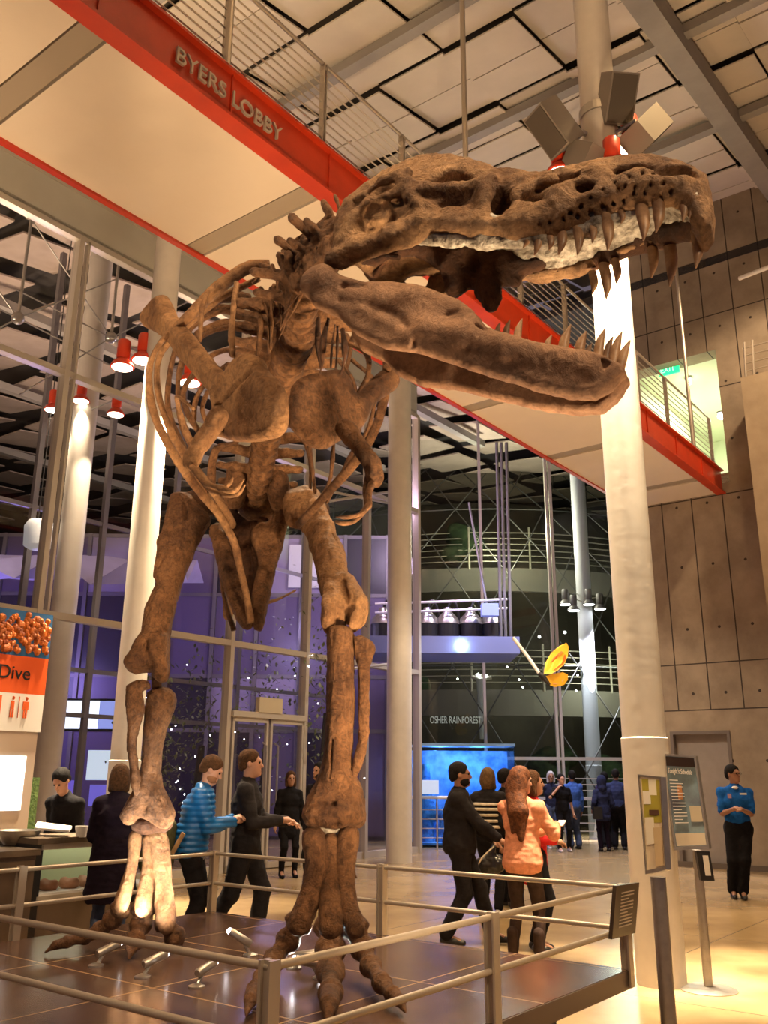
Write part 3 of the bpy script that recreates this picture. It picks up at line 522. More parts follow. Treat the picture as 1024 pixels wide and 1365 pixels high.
bone('ankle', [[(184, 1100, 6.8, 8), (205, 1103, 6.8, 9), (224, 1098, 6.8, 7)]], .012, bone_d)
for q in [[(181, 1115, 6.82, 9), (178, 1140, 6.8, 7), (173, 1165, 6.78, 7), (166, 1190, 6.72, 8), (160, 1210, 6.68, 9)], [(198, 1118, 6.8, 8), (197, 1150, 6.78, 7), (194, 1185, 6.72, 9), (190, 1212, 6.66, 10)], [(209, 1117, 6.82, 14), (214, 1145, 6.8, 12), (217, 1180, 6.76, 11), (220, 1212, 6.7, 12), (222, 1232, 6.68, 12)]]: bone('metatarsal', [q], .01, bone_l, .02)
def toe(chain, m, claw_r=.5):      # segment by segment phalanges, last one is the claw
    for i in range(len(chain) - 1):
        a, b = chain[i], chain[i + 1]; A = np.array(Z(a[0], a[1], a[3] + HD)); Bp = np.array(Z(b[0], b[1], b[3] + HD)); r0 = a[2] * A[1] / F; r1 = b[2] * Bp[1] / F
        s = SDF(np.minimum(A, Bp) - r0 * 1.8, np.maximum(A, Bp) + r0 * 1.8, .009); last = i == len(chain) - 2
        if last:
            md = (A + Bp) / 2 + np.array((0, 0, .35 * r0)); s.chain([A, md, Bp], [r0, r0 * .7, .008], .02)
        else: s.chain([A * .97 + Bp * .03, A * .7 + Bp * .3, A * .35 + Bp * .65, A * .08 + Bp * .92], [r0 * 1.12, r0 * .72, r1 * .74, r1 * 1.14], .015)
        put('claw' if last else 'toe_bone', s.mesh('toe', nz(.008, 14, i, .002, 40)), m, dino, DO)
# (px, py, radius px, height of axis above the platform)
toe([(159, 1214, 12, .26), (150, 1226, 11, .2), (134, 1240, 10, .13), (112, 1250, 8, .09), (88, 1256, 7, .07), (60, 1270, 2, .02)], bone_m)
toe([(190, 1216, 13, .25), (187, 1234, 12, .17), (180, 1254, 11, .10), (172, 1278, 3, .02)], bone_m); toe([(222, 1232, 13, .18), (232, 1247, 12, .11), (243, 1260, 4, .04)], bone_m)
# image right leg
zr = lambda L: zz(370, 640, 4.547, L)
slab('femur', zr([(90, 100), (130, 85), (200, 80), (240, 120), (290, 190), (330, 300), (380, 390), (415, 490), (430, 590), (460, 680), (510, 740), (552, 780), (545, 830), (500, 868), (450, 888), (432, 878), (422, 835), (405, 850), (345, 850), (340, 888), (285, 895), (270, 870), (275, 800), (280, 720), (260, 650), (240, 560), (215, 450), (190, 390), (180, 330), (130, 262), (60, 240), (35, 190), (40, 120)]),
    [(440, 760, 5.9), (460, 760, 5.9), (410, 680, 6.5)], .10, .10, bone_l, .009, [(zr([(400, 700), (425, 840)]), .022), (zr([(330, 400), (390, 500)]), .008)], [], [(zr([(220, 120), (300, 330), (350, 560)]), .045, .6), (zr([(500, 790), (420, 660)]), .05, .6), (zr([(315, 860), (320, 720)]), .045, .6), (zr([(90, 160), (170, 150)]), .05, .6)])
ribtube('knee_joint', [(452, 820, 5.55, 10), (452, 842, 5.5, 10)], bone_d, 1)
slab('tibia', [(437, 837), (449, 836), (467, 839), (471, 845), (472, 860), (472, 940), (470, 985), (470, 1022), (482, 1050), (487, 1080), (484, 1101), (455, 1106), (430, 1104), (411, 1101), (403, 1088), (408, 1068), (422, 1042), (432, 1010), (436, 960), (436, 900)],
    [(450, 980, 5.4), (470, 980, 5.4), (450, 880, 5.46)], .10, .09, bone_m, .009, [([(450, 1102), (446, 1075)], .022), ([(462, 850), (462, 960)], .008), ([(445, 990), (443, 1050)], .008)], [], [([(456, 850), (452, 960), (448, 1040)], .045, .6), ([(420, 1088), (445, 1090), (472, 1086)], .05, .7)])
slab('fibula', [(472, 850), (482, 848), (497, 857), (500, 866), (493, 890), (492, 925), (492, 960), (490, 990), (484, 1015), (474, 1040), (466, 1045), (472, 1015), (479, 985), (478, 950), (478, 930), (477, 890), (472, 870)], [(484, 960, 5.38), (492, 960, 5.38), (484, 870, 5.44)], .035, .03, bone_m, .007)
ribtube('ankle', [(415, 1100, 5.32, 6), (440, 1104, 5.3, 7), (466, 1100, 5.32, 6)], matrix_m, 1)
for q in [[(419, 1116, 5.3, 15), (422, 1145, 5.28, 14), (417, 1180, 5.24, 13), (408, 1210, 5.2, 14), (398, 1232, 5.16, 15)], [(441, 1122, 5.30, 11), (441, 1160, 5.28, 13), (441, 1200, 5.2, 14), (441, 1236, 5.14, 15)], [(465, 1114, 5.3, 14), (461, 1145, 5.28, 13), (461, 1185, 5.24, 12), (466, 1215, 5.2, 12), (474, 1238, 5.16, 13)]]: bone('metatarsal', [q], .01, bone_m, .02)
toe([(396, 1234, 16, .3), (384, 1254, 14, .22), (366, 1280, 13, .13), (350, 1306, 12, .1), (340, 1322, 11, .08), (328, 1354, 3, .03)], bone_m)
toe([(441, 1238, 19, .28), (441, 1266, 17, .18), (441, 1296, 16, .11), (441, 1326, 14, .09), (437, 1365, 5, .05)], bone_m); toe([(475, 1240, 16, .28), (484, 1264, 14, .19), (494, 1288, 12, .12), (510, 1312, 11, .09), (524, 1326, 9, .07), (541, 1350, 3, .03)], bone_m)
ribtube('claw', [(466, 1145, 5.36, 6), (467, 1156, 5.36, 5), (475, 1170, 5.3, 2)], bone_d, .8)
# ================================================================ MATERIALS OF THE PLACE
def gridmat(name, c1, c2, sb, sw, ob, ow, lw, rough, var=.15, vs=1.5, line=None, bump=0., rv=.0, coat=0.):
    """floor material with joint lines laid on the building's own grid"""
    m = mat(name, c1, rough, col2=c2, vscale=vs, coat=coat); nt = m.node_tree; L = nt.links.new; p = nt.nodes['Principled BSDF']
    g = nd(nt, 'ShaderNodeNewGeometry'); outs = []
    for ax, s, o_ in ((BX, sb, ob), (WX, sw, ow)):
        d = nd(nt, 'ShaderNodeVectorMath', operation='DOT_PRODUCT'); L(g.outputs['Position'], d.inputs[0]); d.inputs[1].default_value = tuple(ax)
        a = nd(nt, 'ShaderNodeMath', operation='SUBTRACT'); L(d.outputs['Value'], a.inputs[0]); a.inputs[1].default_value = o_
        q = nd(nt, 'ShaderNodeMath', operation='PINGPONG'); L(a.outputs[0], q.inputs[0]); q.inputs[1].default_value = s / 2
        h = nd(nt, 'ShaderNodeMath', operation='LESS_THAN'); L(q.outputs[0], h.inputs[0]); h.inputs[1].default_value = lw; outs.append(h)
    mx = nd(nt, 'ShaderNodeMath', operation='MAXIMUM'); L(outs[0].outputs[0], mx.inputs[0]); L(outs[1].outputs[0], mx.inputs[1])
    c = nd(nt, 'ShaderNodeMixRGB'); L(mx.outputs[0], c.inputs[0]); src = p.inputs['Base Color'].links[0].from_socket; L(src, c.inputs[1]); c.inputs[2].default_value = (*line, 1); L(c.outputs[0], p.inputs['Base Color'])
    return m
floor_m = gridmat('polished_concrete', (.27, .18, .085), (.40, .28, .14), 3., 3., 1.2, .4, .006, .24, line=(.12, .09, .06), vs=.9)
deck_m = gridmat('platform_stone', (.075, .042, .03), (.12, .07, .048), 1.1, 1.1, .42, .12, .006, .22, line=(.42, .28, .15), vs=5)
soff_m = mat('soffit_plaster', (.74, .62, .48), .8, var=.04, vscale=.6)
band_m = mat('soffit_band', (.36, .29, .21), .7)
red_m = mat('red_paint', (.52, .04, .008), .42, var=.1, vscale=3, bump=.05)
redl_m = mat('lamp_red', (.72, .05, .01), .35)
col_m = mat('column_paint', (.62, .56, .47), .45, var=.06, vscale=3, bump=.12, bscale=8)
steel_m = mat('brushed_steel', (.42, .39, .35), .36, .85, var=.08, vscale=20)
rail_m = mat('rail_steel', (.50, .43, .34), .4, .55)
beam_m = mat('beam_grey', (.30, .27, .235), .6, var=.08, vscale=2)
dark_m = mat('dark_void', (.035, .03, .028), .8)
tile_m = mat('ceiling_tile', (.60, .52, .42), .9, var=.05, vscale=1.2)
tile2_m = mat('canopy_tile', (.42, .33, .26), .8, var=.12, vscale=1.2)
mull_m = mat('mullion_aluminium', (.55, .49, .40), .4, .3)
mulld_m = mat('mullion_dark', (.20, .185, .19), .45, .3)
gl = glass('window_glass', (.93, .93, .95), .75, .01)
glb = glass('tank_glass', (.75, .88, 1.), .6, .02)
black_m = mat('black_plastic', (.015, .014, .014), .4)
white_m = mat('white_panel', (.8, .77, .72), .4)
lens_m = mat('lamp_lens', (1, .95, .85), .4, emit=(1, .86, .62), es=14)
lensh_m = mat('lamp_lens_hot', (1, 1, 1), .4, emit=(1, .97, .9), es=60)
lensw_m = mat('lamp_lens_cool', (1, 1, 1), .4, emit=(.95, .95, 1.), es=14)
def concrete(name, c1, c2, wspace=.62, w0=5.05, axis=WX):
    m = mat(name, c1, .75, col2=c2, vscale=1.7, bump=.25, bscale=12); nt = m.node_tree; L = nt.links.new; p = nt.nodes['Principled BSDF']
    g = nd(nt, 'ShaderNodeNewGeometry'); d = nd(nt, 'ShaderNodeVectorMath', operation='DOT_PRODUCT'); L(g.outputs['Position'], d.inputs[0]); d.inputs[1].default_value = tuple(axis)
    sx = nd(nt, 'ShaderNodeSeparateXYZ'); L(g.outputs['Position'], sx.inputs[0])
    def mth(op, a, b=None, c=None):
        n = nd(nt, 'ShaderNodeMath', operation=op)
        for i, v in enumerate((a, b, c)):
            if v is None: continue
            if isinstance(v, (int, float)): n.inputs[i].default_value = v
            else: L(v, n.inputs[i])
        return n.outputs[0]
    w = mth('SUBTRACT', d.outputs['Value'], w0); z = sx.outputs[2]
    vl = mth('LESS_THAN', mth('PINGPONG', w, wspace / 2), .012)
    hl = None
    for hz in (2.84, 3.72, 7.02, 9.3, 10.95): 
        q = mth('LESS_THAN', mth('ABSOLUTE', mth('SUBTRACT', z, hz)), .012); hl = q if hl is None else mth('MAXIMUM', hl, q)
    dx = mth('SUBTRACT', wspace / 2, mth('PINGPONG', w, wspace / 2)); dz = mth('PINGPONG', mth('SUBTRACT', z, 3.15), .625)
    hole = mth('LESS_THAN', mth('SQRT', mth('ADD', mth('MULTIPLY', dx, dx), mth('MULTIPLY', dz, dz))), .028)
    vl2 = mth('MULTIPLY', vl, mth('GREATER_THAN', z, 2.84))
    al = mth('MAXIMUM', mth('MAXIMUM', vl2, hl), hole); c = nd(nt, 'ShaderNodeMixRGB'); L(al, c.inputs[0]); L(p.inputs['Base Color'].links[0].from_socket, c.inputs[1]); c.inputs[2].default_value = (.045, .03, .02, 1); L(c.outputs[0], p.inputs['Base Color'])
    b = nt.nodes.get('Bump')
    return m
conc_m = concrete('board_concrete', (.25, .19, .125), (.36, .28, .19)); concl_m = mat('pale_concrete', (.36, .27, .17), .75, col2=(.44, .34, .22), vscale=2, bump=.2)
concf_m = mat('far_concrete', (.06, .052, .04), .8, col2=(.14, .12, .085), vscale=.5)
# ================================================================ SHELL
m = M().g(-8, 60, -16, 60, -.12, 0); struct('floor', m, floor_m)
# main ceiling rises towards the concrete wall; panels sit on a slope with open joints
cz = lambda b: 12.06 + .15 * (b - 8)
m = M(); m.cur = 0; CB, CW = .86, 1.24; r_ = random.Random(3)
for i in range(-14, 24):
    for j in range(-11, 12):
        b0 = i * CB + (.0 if j % 2 else .0); w0 = j * CW; dz = [0, .04, .07, -.03][(i + 2 * j) % 4]; gb = .006 if (i + 2 * j) % 4 else .08; gw = .006 if (i * 7 + j * 3) % 7 else .06
        c = [(b0 + .01, w0 + .01), (b0 + CB - gb, w0 + .01), (b0 + CB - gb, w0 + CW - gw), (b0 + .01, w0 + CW - gw)]; tl = (.03 + .03 * r_.random()); tw = .03 * r_.random()
        lo = [G(x, y, cz(x) + dz + tl * (k in (1, 2)) + tw * (k in (2, 3))) for k, (x, y) in enumerate(c)]; hi = [(p[0], p[1], p[2] + .03) for p in lo]; m.hexa(lo + hi)
ceil = struct('ceiling', m, tile_m)
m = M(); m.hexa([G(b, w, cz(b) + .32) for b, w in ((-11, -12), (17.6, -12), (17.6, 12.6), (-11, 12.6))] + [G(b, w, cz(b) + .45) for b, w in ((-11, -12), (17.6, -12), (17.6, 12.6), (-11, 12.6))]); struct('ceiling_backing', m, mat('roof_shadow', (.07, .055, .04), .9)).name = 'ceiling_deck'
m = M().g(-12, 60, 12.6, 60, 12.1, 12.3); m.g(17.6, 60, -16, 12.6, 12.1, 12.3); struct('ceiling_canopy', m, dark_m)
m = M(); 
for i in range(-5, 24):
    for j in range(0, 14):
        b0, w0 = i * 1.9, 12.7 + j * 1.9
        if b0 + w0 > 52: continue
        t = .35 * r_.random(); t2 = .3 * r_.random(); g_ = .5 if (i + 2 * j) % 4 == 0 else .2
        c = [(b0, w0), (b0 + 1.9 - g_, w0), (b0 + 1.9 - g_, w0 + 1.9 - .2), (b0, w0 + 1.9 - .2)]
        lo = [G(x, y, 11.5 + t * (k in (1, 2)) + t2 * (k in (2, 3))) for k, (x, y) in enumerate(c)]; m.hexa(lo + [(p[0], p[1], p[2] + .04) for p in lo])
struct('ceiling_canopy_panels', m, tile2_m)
# beams under the roof
def beam(a, b, wd, ht, lab, grp=None, mt=beam_m):
    a, b = np.array(a, float), np.array(b, float); d = (b - a); d /= np.linalg.norm(d); s = np.cross(d, (0, 0, 1)); s /= np.linalg.norm(s); u = np.array((0, 0, 1.))
    q = []
    for z in (-ht, 0):
        for p, k in ((a, -1), (a, 1), (b, 1), (b, -1)): q.append(p + s * wd / 2 * k + u * z)
    m = M().hexa(q); return m
k = 0
for w, hh, wd in ((3.3, .42, .34), (-1.6, .42, .34)):
    o = beam(G(-6, w, cz(-6) - .02), G(17.5, w, cz(17.5) - .02), wd, hh, '').build('roof_girder', beam_m); tag(o, ['broad grey roof girder rising along the ceiling to the concrete wall', 'grey roof girder at the far right of the ceiling'][k], 'beam', 'roof girders'); k += 1
k = 0
for b in (2.8, 5.7, 8.6, 11.5, 14.4):
    o = beam(G(b, -8, cz(b) - .0), G(b, 12, cz(b) - .0), .17, .17, '').build('roof_joist', beam_m); tag(o, 'thin grey joist crossing under the white ceiling panels, number %s from the lobby front' % ['one', 'two', 'three', 'four', 'five'][k], 'beam', 'joists under the white ceiling panels'); k += 1
k = 0
for w in (13.2, 17, 21, 25.5):
    o = beam(G(-6, w, 11.35), G(22, w, 11.35), .2, .2, '').build('canopy_beam', beam_m); tag(o, ['grey canopy beam outside, nearest the glass wall', 'second canopy beam out from the glass wall', 'third canopy beam out from the glass wall', 'canopy beam outside, farthest from the glass wall'][k], 'beam', 'canopy beams'); k += 1
# concrete wall with doorway opening at bridge level and a door at floor level
m = M(); B0 = 17.6
for w0, w1, z0, z1 in ((-10, 5.33, 0, 15), (6.5, 7.0, 0, 15), (5.33, 6.5, 2.44, 7.45), (4.88, 6.5, 7.45, 7.46), (5.33, 6.5, 10.15, 15)): pass
for w0, w1, z0, z1 in ((-10, 4.88, 0, 15), (4.88, 5.36, 0, 7.45), (6.5, 6.75, 0, 7.45), (5.36, 6.5, 2.45, 7.45), (4.88, 6.75, 10.15, 15)): m.g(B0, B0 + .45, w0, w1, z0, z1)
struct('wall_right', m, conc_m)
m = M().g(16.5, B0, -8, 4.17, 0, 8.9); struct('wall_right_wing', m, concl_m).name = 'wall_front_right'
m = M().g(B0 + .12, B0 + .2, 5.42, 6.44, 0, 2.39); d1 = struct('door_1', m, mat('door_grey', (.30, .255, .22), .5, var=.05))
m = M(); m.g(B0 - .02, B0 + .12, 5.36, 5.42, 0, 2.45); m.g(B0 - .02, B0 + .12, 6.44, 6.5, 0, 2.45); m.g(B0 - .02, B0 + .12, 5.42, 6.44, 2.39, 2.45); struct('trim_1', m, mat('door_frame', (.16, .13, .11), .5))
m = M().tube([G(B0 + .1, 5.52, 1.0), G(B0 + .04, 5.52, 1.0), G(B0 + .04, 5.64, 1.0)], .012, 8); m.build('door_handle', steel_m, d1)
m = M().g(B0 - .03, B0, 4.2, 6.75, 0, .1); struct('baseboard_right', m, mat('base_trim', (.13, .10, .075), .5))
# corridor behind the opening
cor = mat('corridor_paint', (.72, .74, .58), .7); m = M(); m.g(B0 + .45, 23, 4.5, 4.88, 7.3, 10.3); m.g(23, 23.3, 4.5, 7.2, 7.3, 10.3); m.g(B0 + .45, 23, 4.88, 6.9, 10.15, 10.3); m.g(B0 + .45, 23, 6.75, 6.9, 7.3, 10.15); m.g(B0, 23, 4.88, 6.9, 7.25, 7.4); struct('wall_corridor', m, cor)
exl = mat('exit_green', (.0, .3, .1), .4, emit=(.02, .75, .22), es=2.2)
e0 = Gb(892, 492, 17.9); ex = empty('exit_sign', G(17.9, e0[1], e0[2] - .15), 0, 'green lit exit sign hanging in the upper doorway beyond the bridge', 'exit sign')
M().g(17.88, 17.92, e0[1] - .22, e0[1] + .22, e0[2] - .13, e0[2] + .13).build('sign_plate', exl, ex)
M().g(17.86, 17.94, e0[1] - .24, e0[1] + .24, e0[2] + .13, e0[2] + .17).build('housing', steel_m, ex); M().tube([G(17.9, e0[1], e0[2] + .17), G(17.9, e0[1], 10.15)], .015, 8).build('hanger', steel_m, ex)
text('lettering', 'EXIT', .2, .004, frame(G(17.865, e0[1] + .19, e0[2] - .07), -WX, (0, 0, 1)), mat('exit_white', (.8, 1, .85), .4, emit=(.6, 1, .7), es=1.2), ex, sx=.8)
for i, (x, y) in enumerate(((918, 509), (961, 555))):
    c = Gb(x, y, 18.6 if i == 0 else 17.95); t = empty('downlight', G(*c), 0, ['small round white lamp glowing in the upper corridor beside the hanger rod', 'small round white lamp glowing at the right jamb of the upper doorway'][i], 'lamp')
    M().sphere(G(*c), .07).build('bulb', lensw_m, t, smooth=True); M().lathe(G(c[0], c[1], c[2] + .06), [(.09, 0), (.09, .03), (.03, .05)], 14).build('cap', steel_m, t)
# ================================================================ GLASS WALL
GW = 12.0; wz = [0, 3.86, 7.7, 10.15]; mb = [3.4, 5.3, 7.25, 9.2, 11.1, 13.1, 15.0, 16.9]
win = M()
for i in range(len(mb) - 1):
    for j in range(3): win.g(mb[i] + .05, mb[i + 1] - .05, GW + .05, GW + .065, wz[j] + .04, wz[j + 1] - .04)
win.g(-4, 3.35, GW + .05, GW + .065, 0, 10.1)
w1 = struct('window_1', win, gl)
for b in mb:
    m = M().g(b - .045, b + .045, GW - .06, GW + .12, 0, 10.15); m.build('mullion', mull_m, w1)
    if abs(b - 7.25) < .1: M().g(b + .12, b + .16, GW - .05, GW + .05, 0, 10.15).build('mullion', mull_m, w1)
for z in wz[1:]: M().g(-4, 16.9, GW - .05, GW + .1, z - .05, z + .05).build('transom', mull_m, w1)
M().g(-4, 16.9, GW - .02, GW + .1, 0, .12).build('sill', mull_m, w1)
M().g(-4, 16.9, GW - .02, GW + .06, 10.95, 11.0).build('transom', mull_m, w1)
M().g(-4, 16.9, GW + .0, GW + .04, 10.2, 10.95).build('fascia_panel', mat('fascia_grey', (.5, .47, .38), .5, var=.05, vscale=1), w1); M().g(-4, 16.9, GW + .02, GW + .3, 11.0, 13.4).build('fascia', beam_m, w1)
M().g(-4, 16.9, GW - .0, GW + .02, 10.17, 10.3).build('shadow_gap', dark_m, w1)
# second glass line further out (vestibule)
m = M()
for b in (8.4, 9.9, 11.6, 13.6, 15.6): m.g(b - .05, b + .05, 14.4, 14.5, 0, 11.4)
for z in (2.6, 3.4, 6.2): m.g(6, 17, 14.42, 14.48, z - .04, z + .04)
struct('window_2', m, mulld_m)
# entrance doors in the glass wall
d2 = empty('door_2', G(12.1, 12, 0)); d2['kind'] = 'structure'
M().g(11.15, 13.05, GW - .12, GW + .02, 2.58, 2.68).build('door_header', mull_m, d2)
o = M().g(11.75, 12.35, GW - .14, GW - .04, 2.68, 2.95).build('header_box', mat('box_tan', (.5, .42, .28), .5), d2)
for a, b in ((11.18, 12.07), (12.13, 13.02)):
    lf = M().g(a, b, GW - .06, GW - .045, .1, 2.55).build('door_leaf', gl, d2)
    f = M(); f.g(a, a + .05, GW - .08, GW - .02, .02, 2.57); f.g(b - .05, b, GW - .08, GW - .02, .02, 2.57); f.g(a, b, GW - .08, GW - .02, .02, .12); f.g(a, b, GW - .08, GW - .02, 2.5, 2.58); f.build('leaf_frame', mull_m, lf)
    hx = b - .12 if a < 12 else a + .12; M().tube([G(hx, GW - .06, .75), G(hx, GW - .16, .8), G(hx, GW - .16, 2.1), G(hx, GW - .06, 2.15)], .02, 8).build('pull_handle', steel_m, lf)
# tension rods with ball nodes outside the upper glazing
for i, (x, y) in enumerate(((24, 424), (148, 450))):
    c = np.array(G(*Gw(x, y, 13.0))); t = empty('rod_node', tuple(c), 0, ['round steel rod node at the left picture edge, high behind the glass', 'round steel rod node right of the tall mullion, high behind the glass'][i], 'steel node', 'rod nodes behind the upper glass')
    M().sphere(c, .11, 14).build('node', steel_m, t, smooth=True)
    for e in ((0, 0, 2.1), tuple(-1.8 * BX + (0, 0, 1.5)), tuple(1.8 * BX + (0, 0, 1.6)), tuple(1.9 * BX + (0, 0, -.15)), tuple(-1.9 * BX + (0, 0, .1)), tuple(-1.6 * BX + (0, 0, -1.7))): M().tube([c, c + np.array(e)], .028 if e[0] == 0 else .013, 8).build('rod', steel_m, t)
for i, ((x0, y0), (x1, y1), lab) in enumerate((((440, 668), (525, 655), 'thin steel brace crossing high between glass mullions left of the grey column'), ((440, 655), (525, 672), 'thin steel brace sloping the other way left of the grey column'), ((440, 895), (520, 885), 'thin steel brace low between glass mullions beside the fibula'))):
    M().tube([G(*Gw(x0, y0, 11.7)), G(*Gw(x1, y1, 11.7))], .03, 8).build('steel_brace', mull_m, label=lab, cat='brace')
# ================================================================ COLUMNS
def column(b, w, r, z1, lab, seam=None, mt=col_m):
    t = empty('column', G(b, w, 0), 0, lab, 'column', 'round lobby columns'); m = M().lathe(G(b, w, 0), [(r, seam or 0), (r, z1)], 40); m.build('shaft', mt, t, smooth=True)
    if seam: M().lathe(G(b, w, 0), [(r + .012, 0), (r + .012, seam - .01), (r, seam)], 40).build('base_sleeve', mt, t, smooth=True)
    return t
colR, colL, colM, colF, colO = (7.71, 3.08), (6.64, 8.83), (14.71, 10.91), (23.56, 10.89), (8.6, 13.45)
CX = .185
column(*colR, CX, 11.98, 'tall white column right of centre, brightly lit behind the open jaws', 1.93)
column(*colL, .17, 11.8, 'white lit column at left behind the raised hind leg', 1.75)
column(*colM, .25, 12.9, 'thick grey column in the centre behind the tank side of the glass'); column(*colF, .21, 12.2, 'farthest slim column beside the butterfly, white below its lamps', 1.9, mat('column_cool', (.6, .6, .66), .45)); column(*colO, .21, 11.6, 'pale column outside the glass at left, standing in for a reflection')  # colO is built in place of a column reflected in the glass
# ================================================================ LAMPS ON COLUMNS
def lamp(b, w, z, lab, grp, cb, cw, s=1., pw=120, col=(1, .80, .55), lens=None, body=redl_m, aim=None, cone=50):
    c = np.array(G(b, w, z)); t = empty('column_lamp', tuple(c), 0, lab, 'lamp', grp)
    M().lathe(c, [(.075 * s, .12 * s), (.085 * s, .14 * s), (.085 * s, .36 * s), (.07 * s, .38 * s)], 20).build('housing', body, t, smooth=True)
    M().lathe(c, [(.15 * s, 0), (.155 * s, .01), (.13 * s, .06 * s), (.07 * s, .12 * s)], 24).build('reflector', body, t, smooth=True)
    M().lathe(c, [(.13 * s, -.004), (.13 * s, .004)], 24).build('lens', lens or lens_m, t)
    M().tube([c + (0, 0, .3 * s), np.array(G(cb, cw, z + .3 * s))], .014, 8).build('bracket', steel_m, t)
    if pw:
        l = bpy.data.lights.new('lamp_beam', 'SPOT'); l.energy = pw; l.color = col; l.spot_size = math.radians(cone); l.spot_blend = .5; l.shadow_soft_size = .06; o = bpy.data.objects.new('lamp_beam', l); COL.objects.link(o)
        pos = Vector(c) - Vector((0, 0, .03)); tgt = Vector(aim if aim is not None else G(cb, cw, z - 2.2)); o.location = pos; o.rotation_euler = (tgt - pos).to_track_quat('-Z', 'Y').to_euler()
    return t
warm = (1, .78, .50)
for i, (b, w, z, lab) in enumerate(((6.32, 9.16, 6.64, 'red lamp on the left column, leftmost of its cluster'), (6.5, 8.98, 6.75, 'red lamp on the left column beside the outer rib'), (6.9, 8.5, 6.45, 'red lamp on the left column seen between the ribs'))):
    lamp(b, w, z, lab, 'red lamps around the left column', *colL, pw=4000, cone=46)
lamp(7.44, 2.86, 7.42, 'red lamp on the near side of the right column, hidden behind the skull', 'red lamps around the right column', *colR, pw=9000, cone=24)
for i, (b, w, z, lab) in enumerate(((7.83, 2.80, 7.93, 'red lamp on the right column above the snout'), (7.41, 3.42, 7.62, 'red lamp on the right column mostly hidden by the skull'), (8.02, 3.2, 7.9, 'red lamp on the far side of the right column'))):
    lamp(b, w, z, lab, 'red lamps around the right column', *colR, pw=8000, cone=26)
for i, (x, y, lab) in enumerate(((754, 806, 'small lamp on the far column, leftmost of the ring'), (765, 814, 'small lamp on the far column, front left of the ring'), (785, 806, 'small lamp on the far column, just right of the shaft'), (800, 812, 'small lamp on the far column, rightmost of the ring'))):
    c = np.array(P(x, y, 25 - .3 * (i in (1, 2)))); lamp(float(c @ BX), float(c @ WX), float(c[2]), lab, 'lamps around the far column', *colF, s=1.15, pw=2600, col=(.85, .85, 1), lens=lensw_m, body=mulld_m, cone=36, aim=G(*colF, 1.6))
for i, (x, y, lab) in enumerate(((70, 547, 'orange lamp in place of a glass reflection, leftmost of its cluster'), (108, 535, 'orange lamp in place of a glass reflection above the pale column'), (154, 553, 'orange lamp in place of a glass reflection, rightmost of its cluster'))):
    c = np.array(P(x, y, 15 - .3 * i)); lamp(float(c @ BX), float(c @ WX), float(c[2]), lab, 'orange lamps standing in for reflections', *colO, pw=420, cone=60)  # lamps added outside in place of lamp reflections in the glass
# speakers around the right column
spk = mat('speaker_grey', (.22, .18, .14), .7); spg = mat('speaker_grille', (.09, .07, .05), .9, bump=.3, bscale=200)
for i, (x, y, ax, ay, s, lab) in enumerate(((737, 171, -.75, -.35, 1, 'grey loudspeaker box left of the right column, tilted down'), (823, 132, .25, -.9, 1, 'grey loudspeaker box high on the right column front, facing the lobby'), (861, 176, .8, .35, 1, 'grey loudspeaker box right of the right column, turned away'), (777, 212, -.35, .5, .7, 'small grey loudspeaker box just above the skull ridge'))):
    c = np.array(P(x, y, 7.75)); t = empty('loudspeaker', tuple(c), 0, lab, 'loudspeaker', 'loudspeakers around the right column')
    fwd = Vector((ax, ay, -.75)).normalized(); rt = fwd.cross(Vector((0, 0, 1))).normalized(); up = rt.cross(fwd); up = Matrix.Rotation((.0, .12, -.1, .0)[i], 3, fwd) @ up; rt = fwd.cross(up)
    def bx(d0, d1, hx, hz, m_, n_): 
        q = [tuple(Vector(c) + fwd * d + rt * a + up * b) for d in (d0, d1) for a, b in ((-hx, -hz), (hx, -hz), (hx, hz), (-hx, hz))]; M().hexa(q).build(n_, m_, t)
    bx(-.15, .12, .155 * s, .25 * s, spk, 'cabinet'); bx(.12, .13, .135 * s, .23 * s, spg, 'grille')
    M().tube([tuple(Vector(c) - fwd * .15), G(*colR, c[2] + .05)], .03, 8).build('wall_bracket', steel_m, t)
o = M().lathe(G(*colR, 8.33), [(CX + .02, 0), (CX + .02, .1)], 30).build('cable_collar', steel_m, label='dark steel collar band around the right column between its loudspeakers', cat='collar')
# ================================================================ FOOTBRIDGE
br = empty('footbridge', G(9, 5.9, 7.05), 0, 'overhead footbridge with red steel edges, cream underside and wire railings', 'footbridge')
WL, WR, ZB_ = 6.86, 5.03, 7.05; bA, bE = -2., 17.6
seams = [0.15, 2.9, 5.38, 8.1, 10.85, 13.6, 16.35]; prev = bA
for s_ in seams + [bE]:
    if s_ - prev > .3: M().g(prev + .25 if prev > bA else prev, s_ - .012, WR, WL, ZB_, ZB_ + .05).build('soffit_panel', soff_m, br)
    if s_ < bE: M().g(s_ + .012, s_ + .23, WR, WL, ZB_ + .012, ZB_ + .05).build('soffit_joint', band_m, br)
    prev = s_
M().g(bA, bE, WR + .01, WL - .01, ZB_ + .06, ZB_ + .12).build('deck_slab', dark_m, br)
gd = M(); gd.g(bA, bE, WR - .06, WR + .12, ZB_ - .03, ZB_); gd.g(bA, bE, WR + .0, WR + .02, ZB_, ZB_ + .44); gd.g(bA, bE, WR - .06, WR + .12, ZB_ + .44, ZB_ + .47)
g_ = gd.build('edge_girder', red_m, br)
for b in [1.6, 2.95, 4.3, 5.6, 6.95, 8.3, 9.65, 11., 12.35, 13.7, 15.05, 16.4]: M().g(b - .008, b + .008, WR - .022, WR, ZB_, ZB_ + .44).build('stiffener', red_m, g_)
